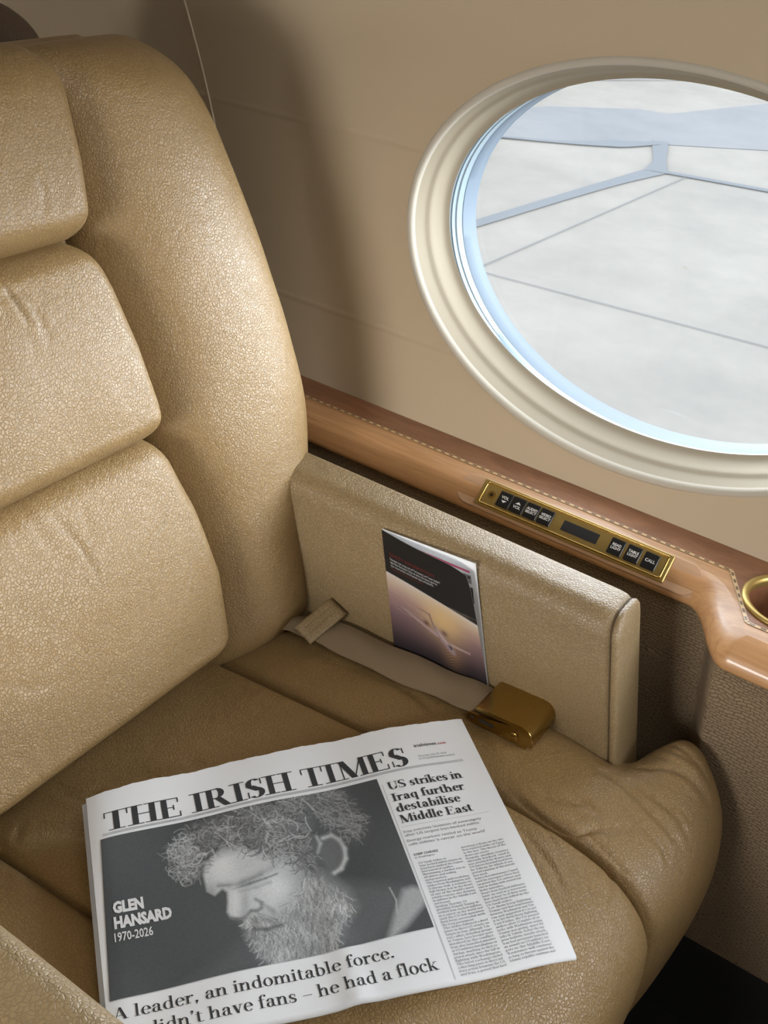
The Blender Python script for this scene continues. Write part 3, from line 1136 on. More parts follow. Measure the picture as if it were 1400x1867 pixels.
# folds at the back where the cushion is compressed
fold = np.zeros(Pm.shape[:2])
xx, yy = Pm[..., 0], Pm[..., 1]
for (x0, y0, ax, ay, ln, w, am) in ((-0.21, -0.03, 0.8, 0.6, 0.07, 0.012, -0.006), (-0.235, -0.09, 0.75, 0.66, 0.06, 0.010, -0.006), (-0.17, 0.03, 0.85, 0.5, 0.08, 0.014, -0.004), (-0.255, -0.125, 0.6, 0.8, 0.05, 0.01, -0.005)):
    u = (xx - x0) * ax + (yy - y0) * ay
    v = -(xx - x0) * ay + (yy - y0) * ax
    fold += am * np.exp(-(u / ln) ** 2 - (v / w) ** 2)
Pm[..., 2] += (wv + fold) * np.clip((0.2 - xx) / 0.05, 0, 1) * np.clip(1 - np.abs(yy - YC) / 0.16, 0, 0.3) / 0.3
cu, cv_ = seen(Pm)
Pm[..., 2] += creases(cu, cv_, [([(945, 1510), (985, 1555), (1010, 1590), (1035, 1640)], 5, -0.0022), ([(985, 1500), (1020, 1550)], 4, -0.0012),
                               ([(1095, 1555), (1112, 1600), (1108, 1650)], 5, -0.0016), ([(1060, 1570), (1075, 1640)], 4, -0.0009), ([(1030, 1710), (1070, 1750), (1110, 1800)], 5, -0.0016),
                               ([(100, 1440), (150, 1455), (190, 1440)], 9, -0.003), ([(330, 1375), (370, 1400), (420, 1405)], 10, -0.0028), ([(250, 1410), (300, 1425)], 8, -0.002), ([(40, 1500), (25, 1540)], 7, -0.002)])
m = MB()
m.grid(Pm)
fixnormals(m.build('seat_cushion', LEATHER, SEAT))

XR = [p[0] for p in REF]
def S(pts):
    return np.array(pts, float)
back6 = lambda z: [(-0.33, z[0]), (-0.28, z[0]), (-0.2, z[1]), (-0.1, z[2]), (0.0, z[3]), (0.06, z[4]), (0.10, z[5])]
side = [
    (0.186, prof_off(-0.055)),
    (0.1955, prof_off(-0.026)),
    (0.200, prof_off(-0.0115)),
    (0.213, prof_off(-0.0035)),
    (0.255, S(back6((0.437, 0.447, 0.456, 0.463, 0.466, 0.467)) + [(0.135, 0.466), (0.165, 0.462), (0.196, 0.453), (0.227, 0.436), (0.250, 0.408), (0.260, 0.37), (0.260, 0.30), (0.245, 0.20), (0.213, 0.12)])),
    (0.295, S(back6((0.437, 0.450, 0.460, 0.466, 0.467, 0.466)) + [(0.135, 0.463), (0.165, 0.464), (0.196, 0.460), (0.228, 0.444), (0.252, 0.413), (0.263, 0.37), (0.264, 0.30), (0.248, 0.20), (0.216, 0.12)])),
    (0.330, S(back6((0.430, 0.440, 0.450, 0.455, 0.455, 0.450)) + [(0.139, 0.446), (0.163, 0.458), (0.191, 0.468), (0.223, 0.454), (0.250, 0.419), (0.263, 0.37), (0.265, 0.30), (0.249, 0.20), (0.217, 0.12)])),
    (0.360, S(back6((0.42, 0.425, 0.43, 0.43, 0.425, 0.420)) + [(0.142, 0.423), (0.160, 0.446), (0.186, 0.4735), (0.215, 0.466), (0.246, 0.424), (0.261, 0.37), (0.263, 0.30), (0.247, 0.20), (0.215, 0.12)])),
    (0.382, S(back6((0.40, 0.405, 0.41, 0.41, 0.405, 0.40)) + [(0.146, 0.409), (0.163, 0.440), (0.187, 0.469), (0.213, 0.460), (0.240, 0.419), (0.254, 0.37), (0.256, 0.30), (0.241, 0.20), (0.21, 0.12)])),
    (0.3955, S(back6((0.36, 0.36, 0.36, 0.36, 0.36, 0.36)) + [(0.142, 0.380), (0.163, 0.420), (0.185, 0.446), (0.208, 0.438), (0.226, 0.396), (0.236, 0.36), (0.237, 0.30), (0.222, 0.20), (0.195, 0.12)])),
    (0.397, S(back6((0.30, 0.30, 0.30, 0.30, 0.30, 0.30)) + [(0.140, 0.31), (0.158, 0.33), (0.178, 0.345), (0.192, 0.34), (0.203, 0.33), (0.209, 0.31), (0.208, 0.27), (0.197, 0.18), (0.18, 0.12)])),
    (0.392, S(back6((0.2, 0.2, 0.2, 0.2, 0.2, 0.2)) + [(0.142, 0.2), (0.156, 0.21), (0.168, 0.22), (0.176, 0.22), (0.182, 0.21), (0.185, 0.20), (0.184, 0.18), (0.178, 0.15), (0.17, 0.12)])),
]
Pb = seat_surface(side, 300, 170)
Pb[..., 2] += wrinkle(Pb, 0.0018, 55, 9)
# creases fanning over the front corner
xx, yy = Pb[..., 0], Pb[..., 1]
for (x0, y0, x1, y1, w, am) in ((0.135, 0.325, 0.215, 0.335, 0.004, -0.0022), (0.16, 0.30, 0.235, 0.30, 0.004, -0.0016), (0.17, 0.375, 0.235, 0.352, 0.004, -0.0022), (0.09, 0.225, 0.15, 0.235, 0.005, -0.003), (0.13, 0.215, 0.20, 0.245, 0.005, -0.002)):
    a, b = np.array((x0, y0)), np.array((x1, y1))
    L_ = np.linalg.norm(b - a)
    t = (b - a) / L_
    u = ((xx - a[0]) * t[0] + (yy - a[1]) * t[1]) / L_
    v = -(xx - a[0]) * t[1] + (yy - a[1]) * t[0] + 0.004 * np.sin(u * 5)
    Pb[..., 2] += am * np.exp(-(v / w) ** 2) * np.clip(np.minimum(u, 1 - u) * 4, 0, 1)
cu, cv_ = seen(Pb)
Pb[..., 2] += creases(cu, cv_, [([(1080, 1395), (1140, 1435), (1205, 1500), (1255, 1560)], 5, -0.0026), ([(1120, 1405), (1180, 1450), (1235, 1490), (1262, 1550)], 4, -0.0018),
                               ([(1200, 1390), (1260, 1420), (1298, 1470)], 6, -0.0022), ([(1185, 1500), (1210, 1545), (1220, 1600)], 4, -0.0016), ([(1150, 1480), (1200, 1540), (1240, 1600)], 4, -0.0014),
                               ([(1000, 1420), (1060, 1460), (1110, 1500)], 5, -0.0014), ([(925, 1440), (985, 1490), (1040, 1520), (1090, 1512), (1130, 1525)], 6, -0.0030), ([(1050, 1500), (1110, 1560), (1150, 1600)], 5, -0.0016),
                               ([(1190, 1375), (1230, 1390), (1262, 1412)], 3.5, -0.0012), ([(1200, 1362), (1240, 1375), (1270, 1395)], 3.5, -0.0012), ([(700, 1235), (760, 1270), (800, 1310)], 8, -0.0018)])
for sg in (1, -1):
    Q = Pb.copy()
    if sg < 0:
        Q[..., 1] = 2 * YC - Q[..., 1]
    m = MB()
    m.grid(Q)
    fixnormals(m.build('seat_bolster', LEATHER, SEAT))
# base under the seat
m = MB()
m.box((-0.30, YC - 0.30, 0.10), (0.16, YC + 0.30, 0.36))
m.box((-0.20, YC - 0.14, 0.0), (0.10, YC + 0.14, 0.10))
m.build('pedestal', BLACK, SEAT, smooth=False)


def armrest(sign):
    yi, yo, zt = 0.3125, 0.3745, 0.629
    def ring(xb, inset=0.0):
        pts = []
        a0, a1, b1 = yi + inset, yo - inset, zt - inset
        pts += [(a0, 0.37), (a0 - 0.0015, 0.45), (a0 - 0.0015, 0.53)]
        r = 0.024
        for q in np.linspace(180, 90, 9):
            pts.append((a0 + r + r * math.cos(math.radians(q)), b1 - r + r * math.sin(math.radians(q))))
        r = 0.013
        for q in np.linspace(90, 0, 8):
            pts.append((a1 - r + r * math.cos(math.radians(q)), b1 - r + r * math.sin(math.radians(q))))
        pts += [(a1, 0.53), (a1, 0.45), (a1, 0.37)]
        return [(xb + 0.009 + 0.205 * (0.62 - z) * min(1, max(0, (xb + 0.3) / 0.35)), (y if sign > 0 else 2 * YC - y - 0.012), z) for y, z in pts]
    m = MB()
    xs = list(np.linspace(-0.40, 0.06, 40)) + [0.075, 0.084, 0.0885, 0.0905]
    rings = [np.array(ring(x, 0.0 if x < 0.083 else (0.0006 if x < 0.088 else (0.0022 if x < 0.09 else 0.0048)))) for x in xs]
    R = np.array(rings)
    R[..., 1] += sign * wrinkle(R, 0.0005, 40, 21)
    m.grid(R)
    b = len(m.v) - len(rings[0])
    m.f.append(tuple(range(b, len(m.v))))
    m.m.append(0)
    arm = fixnormals(m.build('armrest', LEATHER_ARM, SEAT))
    # front end cap with its raised edge
    m = MB()
    rings = [ring(0.0895, 0.0042), ring(0.0915, 0.0022), ring(0.0945, 0.0012), ring(0.097, 0.0022), ring(0.0985, 0.005), ring(0.0992, 0.011)]
    m.grid(rings)
    b = len(m.v) - len(rings[0])
    m.f.append(tuple(range(b, len(m.v))))
    m.m.append(0)
    fixnormals(m.build('end_cap', LEATHER_ARM, arm))
    m = MB()
    m.tube([np.array(p) for p in ring(0.0902, 0.0024)], 0.0007, 6)
    m.build('seam', SEAM, arm)
    return arm


armrest(1)
armrest(-1)

# ------------------------------------------------------------------ seat belt
BELT = thing('seat_belt', 'beige lap belt with a gold buckle lying along the right armrest', 'seat belt', (-0.1, 0.28, 0.45))
lo = [(-0.305, 0.250, 0.446), (-0.27, 0.259, 0.456), (-0.235, 0.2625, 0.461), (-0.199, 0.2625, 0.463), (-0.124, 0.262, 0.466), (-0.055, 0.266, 0.470), (-0.005, 0.269, 0.4735), (0.03, 0.269, 0.477)]
up = [(-0.30, 0.280, 0.449), (-0.27, 0.287, 0.458), (-0.24, 0.296, 0.466), (-0.208, 0.3005, 0.470), (-0.128, 0.3015, 0.4755), (-0.055, 0.3035, 0.480), (-0.005, 0.306, 0.483), (0.03, 0.306, 0.485)]
A, B = cr([np.array(p) for p in lo], 70), cr([np.array(p) for p in up], 70)
top, bot = [], []
for i in range(70):
    r1, r2 = [], []
    for k in np.linspace(0, 1, 12):
        p = A[i] * (1 - k) + B[i] * k
        p = p + np.array((0, 0.0, 0.004 * math.sin(math.pi * k) + 0.0012 * math.sin(i * 0.55 + k * 3)))
        r1.append(p)
        r2.append(p - np.array((0, 0, 0.0016)))
    top.append(r1)
    bot.append(r2)
m = MB()
loop = [np.array(list(a) + list(b)[::-1]) for a, b in zip(top, bot)]
m.grid(loop, closev=True)
autosmooth(fixnormals(m.build('webbing', WEB, BELT)), 60)
# leather keeper loop round the webbing
m = MB()
ka, kb_ = np.array((-0.2305, 0.2545, 0.4675)), np.array((-0.2185, 0.3070, 0.4865))
ax = (kb_ - ka) / np.linalg.norm(kb_ - ka)
wx = np.array((0.93, -0.10, -0.30))
wx = wx - ax * (wx @ ax)
wx /= np.linalg.norm(wx)
nx_ = np.cross(wx, ax)
nx_ = nx_ * (1 if nx_[2] > 0 else -1)
rows = []
LK = np.linalg.norm(kb_ - ka)
for k in np.linspace(0, 1, 14):
    e = math.sqrt(max(0, 1 - (2 * k - 1) ** 8))
    hw, th = 0.0140, 0.0005 + 0.0035 * e
    c = ka + ax * LK * k
    rows.append([c + wx * (hw * math.copysign(abs(math.cos(q)) ** 0.5, math.cos(q))) + nx_ * (th * math.copysign(abs(math.sin(q)) ** 0.5, math.sin(q))) for q in np.linspace(0, 2 * math.pi, 28, endpoint=False)])
m.grid(rows, closev=True)
m.f += [tuple(range(28)), tuple(13 * 28 + i for i in range(28))]
m.m += [0, 0]
keeper = fixnormals(m.build('keeper_loop', LEATHER_ARM, BELT))
m = MB()
for w in (-0.004, 0.004):
    for k in np.arange(0.16, 0.84, 0.065):
        c = ka + ax * LK * k + wx * w + nx_ * 0.0041
        d = ax * LK * 0.02
        m.tube([c - d, c + d], 0.00035, 5)
m.build('stitching', STITCH, keeper)
# buckle
m = MB()
def cheek(y0, y1):
    pr = [(-0.011, 0.470), (-0.012, 0.476), (-0.009, 0.4805), (0.010, 0.4825), (0.040, 0.4895), (0.056, 0.4925), (0.061, 0.489), (0.0625, 0.482), (0.0615, 0.4715), (0.055, 0.4690)]
    n = len(pr)
    V = [(x, y0, z) for x, z in pr] + [(x, y1, z) for x, z in pr]
    m.add(V, [tuple(range(n)), tuple(reversed(range(n, 2 * n)))] + [(i, (i + 1) % n, n + (i + 1) % n, n + i) for i in range(n)])
cheek(0.2590, 0.2610)
cheek(0.3090, 0.3105)
m.box((-0.008, 0.2595, 0.4685), (0.060, 0.3105, 0.4705))
buckle = autosmooth(fixnormals(m.build('buckle', BRASS, BELT)), 30)
m = MB()
pr = [(-0.003, 0.4870), (-0.003, 0.4905), (0.000, 0.4925), (0.050, 0.4965), (0.058, 0.4955), (0.0635, 0.491), (0.0665, 0.484), (0.0665, 0.4735), (0.0640, 0.4735), (0.0630, 0.483), (0.060, 0.488), (0.055, 0.491), (0.050, 0.4915)]
pr = [np.array(p) for p in pr]
ys = [0.2580, 0.2586, 0.2600, 0.3090, 0.3106, 0.3112]
ins = [0.0012, 0.0004, 0.0, 0.0, 0.0004, 0.0012]
cc = np.mean(pr, axis=0)
rows = []
for y, i in zip(ys, ins):
    rows.append([(p[0] + (cc[0] - p[0]) * i * 12, y, p[1] + (cc[1] - p[1]) * i * 12) for p in pr])
m.grid(rows, closev=True)
m.f += [tuple(range(len(pr))), tuple(5 * len(pr) + i for i in range(len(pr)))]
m.m += [0, 0]
autosmooth(fixnormals(m.build('buckle_lid', BRASS, buckle)), 35)
m = MB()
sc = np.array((0.0455, 0.2588, 0.4795))
ring = lambda r, d: [(sc[0] + r * math.cos(a), sc[1] - d, sc[2] + r * math.sin(a)) for a in AA[::3]]
m.grid([ring(0.0042, 0.0), ring(0.0042, 0.0010), ring(0.0036, 0.0015), ring(0.0001, 0.0016)], closev=True)
m.add([(sc[0] - 0.003, sc[1] - 0.00175, sc[2] - 0.0012), (sc[0] + 0.003, sc[1] - 0.00175, sc[2] + 0.0004), (sc[0] + 0.003, sc[1] - 0.00175, sc[2] + 0.0012), (sc[0] - 0.003, sc[1] - 0.00175, sc[2] - 0.0004)], [(0, 1, 2, 3)], 1)
autosmooth(m.build('screw', [GOLD, SLOT_SHADE], buckle))
m = MB()
m.box((-0.0075, 0.2584, 0.4740), (-0.0035, 0.2589, 0.4775))
m.box((0.003, 0.2584, 0.4745), (0.021, 0.2589, 0.4785))
m.build('slots', SLOT_SHADE, buckle, smooth=False)


# ------------------------------------------------------------------ painting of prints (colours per vertex on a fine grid)
class Print:
    def __init__(self, nu, nv, base):
        self.nu, self.nv = nu, nv
        self.c = np.zeros((nv, nu, 3)) + np.array(base)
        self.U, self.V = np.meshgrid(np.linspace(0, 1, nu), np.linspace(0, 1, nv))

    def mask(self, poly, soft=0.0):
        poly = np.array(poly, float)
        ins = np.zeros(self.U.shape, bool)
        d = np.full(self.U.shape, 1e9)
        n = len(poly)
        asp = self.nv / self.nu
        for i in range(n):
            (x0, y0), (x1, y1) = poly[i], poly[(i + 1) % n]
            cond = ((y0 > self.V) != (y1 > self.V))
            xi = (x1 - x0) * (self.V - y0) / (y1 - y0 + 1e-12) + x0
            ins ^= cond & (self.U < xi)
            if soft:
                ex, ey = x1 - x0, (y1 - y0) * asp
                qx, qy = self.U - x0, (self.V - y0) * asp
                t = np.clip((qx * ex + qy * ey) / (ex * ex + ey * ey + 1e-12), 0, 1)
                d = np.minimum(d, np.hypot(qx - t * ex, qy - t * ey))
        if not soft:
            return ins.astype(float)
        sd = np.where(ins, d, -d)
        return np.clip(sd / soft * 0.5 + 0.5, 0, 1)

    def fill(self, poly, col, soft=0.004, op=1.0):
        k = self.mask(poly, soft)[..., None] * op
        self.c = self.c * (1 - k) + np.array(col) * k

    def blob(self, x, y, rx, ry, col, op=1.0, ang=0.0, within=None):
        asp = self.nv / self.nu
        a, b = self.U - x, (self.V - y) * asp
        ca, sa = math.cos(ang), math.sin(ang)
        p, q = a * ca + b * sa, -a * sa + b * ca
        k = np.exp(-(p / rx) ** 2 - (q / ry) ** 2) * op
        if within is not None:
            k = k * within
        k = k[..., None]
        self.c = self.c * (1 - k) + np.array(col) * k

    def stroke(self, pts, w, col, op=1.0):
        """thin soft line through pts (u, v)"""
        P = np.array(pts, float)
        asp = self.nv / self.nu
        for (x0, y0), (x1, y1) in zip(P[:-1], P[1:]):
            m_ = w * 3
            i0, i1 = int((min(x0, x1) - m_) * self.nu), int((max(x0, x1) + m_) * self.nu) + 2
            j0, j1 = int((min(y0, y1) - m_ / asp) * self.nv), int((max(y0, y1) + m_ / asp) * self.nv) + 2
            i0, j0 = max(i0, 0), max(j0, 0)
            i1, j1 = min(i1, self.nu), min(j1, self.nv)
            if i1 <= i0 or j1 <= j0:
                continue
            U, V = self.U[j0:j1, i0:i1], self.V[j0:j1, i0:i1]
            ex, ey = x1 - x0, (y1 - y0) * asp
            qx, qy = U - x0, (V - y0) * asp
            t = np.clip((qx * ex + qy * ey) / (ex * ex + ey * ey + 1e-12), 0, 1)
            d = np.hypot(qx - t * ex, qy - t * ey)
            k = (np.exp(-(d / w) ** 2) * op)[..., None]
            self.c[j0:j1, i0:i1] = self.c[j0:j1, i0:i1] * (1 - k) + np.array(col) * k


# ------------------------------------------------------------------ safety card
CARD = thing('safety_card', 'folded safety leaflet with a black and sunset cover tucked beside the armrest', 'leaflet', (-0.095, 0.305, 0.46))
CTL, CTR, CBR, CBL = [np.array(p) for p in ((-0.1725, 0.3095, 0.615), (-0.0545, 0.3095, 0.6245), (-0.0145, 0.3085, 0.478), (-0.1365, 0.3085, 0.4625))]
def leaf(u, v):
    return CTL * (1 - u) * (1 - v) + CTR * u * (1 - v) + CBR * u * v + CBL * (1 - u) * v
def cover(u, v):
    p = leaf(u, v)
    w = (1 - v) ** 1.3
    sag = 0.006 * max(0, u - 0.72) ** 2 / 0.0784 * max(0, 1 - v * 6)
    return p + np.array((0, -0.0012 - 0.0165 * (math.sin(u * math.pi / 2) ** 0.9) * w, -sag))
NU, NV = 14, 14
for nm, mats_ in (('back_leaf', CARDW),):
    m = MB()
    m.grid([[leaf(u, v) for v in np.linspace(0, 1, NV)] for u in np.linspace(0, 1, NU)])
    m.grid([[leaf(u, v) + np.array((0, 0.0008, 0)) for v in np.linspace(0, 1, NV)] for u in np.linspace(0, 1, NU)], flip=True)
    bl = m.build(nm, CARDW, CARD)
m = MB()
def on_leaf(pts, d=-0.0005):
    return [leaf(u, v) + np.array((0, d, 0)) for u, v in pts]
m.add(on_leaf([(0.35, 0.055), (0.93, 0.075), (0.93, 0.092), (0.35, 0.072)]), [(3, 2, 1, 0)], 0)
m.add(on_leaf([(0.86, 0.105), (0.94, 0.108), (0.94, 0.175), (0.86, 0.17)]), [(3, 2, 1, 0)], 1)
m.add(on_leaf([(0.87, 0.115), (0.895, 0.116), (0.895, 0.135), (0.87, 0.134)], -0.0007), [(3, 2, 1, 0)], 2)
m.add(on_leaf([(0.905, 0.117), (0.93, 0.118), (0.93, 0.137), (0.905, 0.136)], -0.0007), [(3, 2, 1, 0)], 2)
m.add(on_leaf([(0.80, 0.20), (0.945, 0.205), (0.945, 0.33), (0.80, 0.325)]), [(3, 2, 1, 0)], 2)
m.add(on_leaf([(0.80, 0.208), (0.93, 0.213), (0.93, 0.322), (0.80, 0.317)], -0.0007), [(3, 2, 1, 0)], 1)
m.build('inside_print', [CARDP, CARDG, CARDK], bl, smooth=False)
pc = Print(300, 360, (0.014, 0.014, 0.014))
U, V = pc.U, pc.V
vb = 0.33 + 0.03 * U + 0.10 * U ** 2                      # curved lower border of the black field
sky = np.zeros(pc.c.shape)
g = np.clip((V - vb) / (1.0 - vb), 0, 1)
stops = np.array([0.0, 0.10, 0.22, 0.40, 0.60, 0.80, 1.0])
cols = np.array([(0.42, 0.37, 0.33), (0.36, 0.28, 0.22), (0.27, 0.18, 0.16), (0.16, 0.10, 0.11), (0.10, 0.062, 0.070), (0.035, 0.025, 0.03), (0.01, 0.009, 0.012)])
for k in range(3):
    sky[..., k] = np.interp(g, stops, cols[:, k])
gl = np.exp(-((U - 0.62) / 0.22) ** 2 - ((V - 0.55) / 0.16) ** 2)[..., None]
sky = sky * (1 - 0.75 * gl) + np.array((0.52, 0.36, 0.15)) * 0.75 * gl
gl = np.exp(-((U - 0.66) / 0.10) ** 2 - ((V - 0.82) / 0.11) ** 2)[..., None] * (0.6 + 0.4 * np.sin(V * 260 + 3 * np.sin(U * 50)))[..., None]
sky = sky * (1 - 0.5 * gl) + np.array((0.42, 0.24, 0.11)) * 0.5 * gl
pc.c = np.where((V > vb)[..., None], sky, pc.c)
for k in range(60):                                      # cloud wisps
    x, y = RNG.random(), 0.40 + 0.25 * RNG.random() ** 2
    pc.stroke([(x - 0.10, y - 0.012), (x + 0.10, y + 0.012)], 0.006, (0.40, 0.32, 0.24), 0.12)
E1 = [(u, 0.33 + 0.03 * u + 0.10 * u * u) for u in np.linspace(0, 1, 20)]
pc.stroke(E1, 0.004, (0.42, 0.42, 0.42), 0.8)
# twin-engine jet seen from the front quarter
pc.fill([(0.14, 0.575), (0.17, 0.578), (0.50, 0.670), (0.56, 0.700), (0.52, 0.712)], (0.30, 0.22, 0.22), 0.008)
pc.fill([(0.66, 0.725), (0.86, 0.745), (0.865, 0.735), (0.862, 0.76), (0.845, 0.757), (0.66, 0.748)], (0.34, 0.25, 0.24), 0.008)
pc.fill([(0.455, 0.53), (0.475, 0.53), (0.50, 0.61), (0.535, 0.645), (0.50, 0.645)], (0.16, 0.10, 0.10), 0.006)
pc.fill([(0.33, 0.518), (0.40, 0.520), (0.475, 0.532), (0.47, 0.540), (0.40, 0.53)], (0.14, 0.09, 0.09), 0.006)
pc.blob(0.42, 0.625, 0.032, 0.024, (0.10, 0.05, 0.04), 1.0, 0.4)
pc.blob(0.61, 0.655, 0.034, 0.028, (0.13, 0.08, 0.07), 1.0, 0.4)
pc.fill([(0.49, 0.625), (0.53, 0.635), (0.66, 0.735), (0.70, 0.79), (0.70, 0.815), (0.675, 0.825), (0.63, 0.80), (0.56, 0.735)], (0.24, 0.18, 0.20), 0.014)
pc.fill([(0.53, 0.645), (0.58, 0.685), (0.68, 0.78), (0.64, 0.76), (0.56, 0.695)], (0.40, 0.30, 0.27), 0.012)
pc.fill([(0.625, 0.745), (0.665, 0.75), (0.68, 0.775), (0.655, 0.782)], (0.06, 0.05, 0.06), 0.006)
pc.c = np.where((V > vb)[..., None], np.clip(pc.c * 1.25, 0, 0.7), pc.c)
P = np.array([[cover(u, v) for u in np.linspace(0, 1, 300)] for v in np.linspace(0, 1, 360)])
m = MB()
m.grid(P)
cv = m.build('front_cover', COVERINK, CARD, colors=pc.c.reshape(-1, 3))
m = MB()
m.grid([[cover(u, v) + np.array((0, 0.0004, 0)) for v in np.linspace(0, 1, 40)] for u in np.linspace(0, 1, 40)])
m.build('cover_inside', CARDW, cv)
m = MB()
def card_text(txt, u, v, size, k, wid=1.0):
    a, f = sans(txt, size, align='LEFT')
    m.add([cover(u + x * wid / 0.118, v - y / 0.158) + np.array((0, -0.0004, 0)) for x, y, _ in a], f, k)
card_text('SAFETY INFORMATION', 0.075, 0.180, 0.0066, 1, 0.92)
card_text('Passengers must comply with all "No Smoking" and "Fasten Seatbelt"', 0.075, 0.212, 0.0042, 0, 0.60)
card_text('signs when illuminated. Follow all safety instructions given by', 0.075, 0.238, 0.0042, 0, 0.63)
card_text('your crewmembers and all posted signs and placards.', 0.075, 0.264, 0.0042, 0, 0.66)
card_text('This leaflet must not be removed from the aircraft', 0.075, 0.289, 0.0036, 1, 0.60)
m.build('cover_lettering', [CARDT, CARDR], cv, smooth=False)

# ------------------------------------------------------------------ newspaper
NEWS = thing('newspaper', 'folded broadsheet newspaper with a portrait on its front page lying on the seat', 'newspaper', (0.0, 0.0, 0.462))
QTL, QTR, QBR, QBL = [np.array(p) for p in ((-0.229, -0.075), (-0.012, 0.248), (0.213, 0.068), (-0.027, -0.238))]
def page(u, v, lift=0.0):
    q = QTL * (1 - u) * (1 - v) + QTR * u * (1 - v) + QBR * u * v + QBL * (1 - u) * v
    # ragged, slightly bowed top edge
    bow = 0.010 * math.sin(math.pi * min(max(u, 0), 1)) * (1 - v) ** 2
    q = q + (QTL - QBL) / 0.27 * bow
    z = 0.4755
    z += 0.0016 * math.sin(u * 9.0 + 0.6) * (1 - v) ** 2 + 0.0014 * math.sin(u * 17 + v * 4)
    z += 0.0030 * math.exp(-((u - 0.5) / 0.03) ** 2) * v ** 3
    z += 0.0020 * (2 * u - 1) ** 2
    z -= 0.004 * max(0, v - 0.80) ** 2 / 0.04 * max(0, (u - 0.45) / 0.55)
    z -= 0.005 * max(0, u - 0.86) ** 2 / 0.0196 * max(0, v - 0.2)
    z -= 0.0022 * (max(0, 0.05 - u) / 0.05) ** 2
    return np.array((q[0], q[1], z + lift))
m = MB()
gu, gv = np.linspace(0, 1, 90), np.linspace(0, 1, 70)
ju = lambda v: 0.0012 * math.sin(v * 60) + 0.0010 * math.sin(v * 133)
G = np.array([[page(u, v + (0.0022 * math.sin(u * 31) + 0.0014 * math.sin(u * 101) + 0.0008 * math.sin(u * 260)) * (1 - v) ** 12) for v in gv] for u in gu])
m.grid(G)
G2 = G.copy()
G2[..., 2] -= 0.0006
m.grid(G2, flip=True)
front = m.build('front_page', PAPER, NEWS)
# the sheets folded in under the front page
for k, (du, dv, dz) in enumerate(((-0.006, 0.030, 0.0014), (-0.010, 0.012, 0.0028), (-0.004, 0.020, 0.0042))):
    m = MB()
    gg = np.array([[page(u + du * (1 - u), dv + v * (1 - dv) , -dz) for v in np.linspace(0, 1, 30)] for u in np.linspace(0, 0.992, 40)])
    hh = gg.copy()
    hh[..., 2] -= 0.0011
    m.grid(gg)
    m.grid(hh, flip=True)
    n1, n2 = 40, 30
    b = n1 * n2
    e = [(i * n2) for i in range(n1)] + [(n1 - 1) * n2 + j for j in range(1, n2)] + [i * n2 + n2 - 1 for i in reversed(range(n1 - 1))] + [j for j in reversed(range(1, n2 - 1))]
    for i in range(len(e)):
        a, c = e[i], e[(i + 1) % len(e)]
        m.f.append((a, c, c + b, a + b))
        m.m.append(0)
    m.build('inner_sheet', PAPER, NEWS)
# rounded fold along the lower edge
m = MB()
fold_rows = []
for u in np.linspace(0, 1, 60):
    row = []
    for q in np.linspace(90, -90, 10):
        p = page(u, 1.0, -0.0030)
        d = (QBL - QTL) / np.linalg.norm(QBL - QTL)
        r = 0.0030
        row.append((p[0] + d[0] * r * math.cos(math.radians(q)), p[1] + d[1] * r * math.cos(math.radians(q)), p[2] + r * math.sin(math.radians(q))))
    fold_rows.append(row)
m.grid(fold_rows)
m.build('folded_edge', PAPER, NEWS)

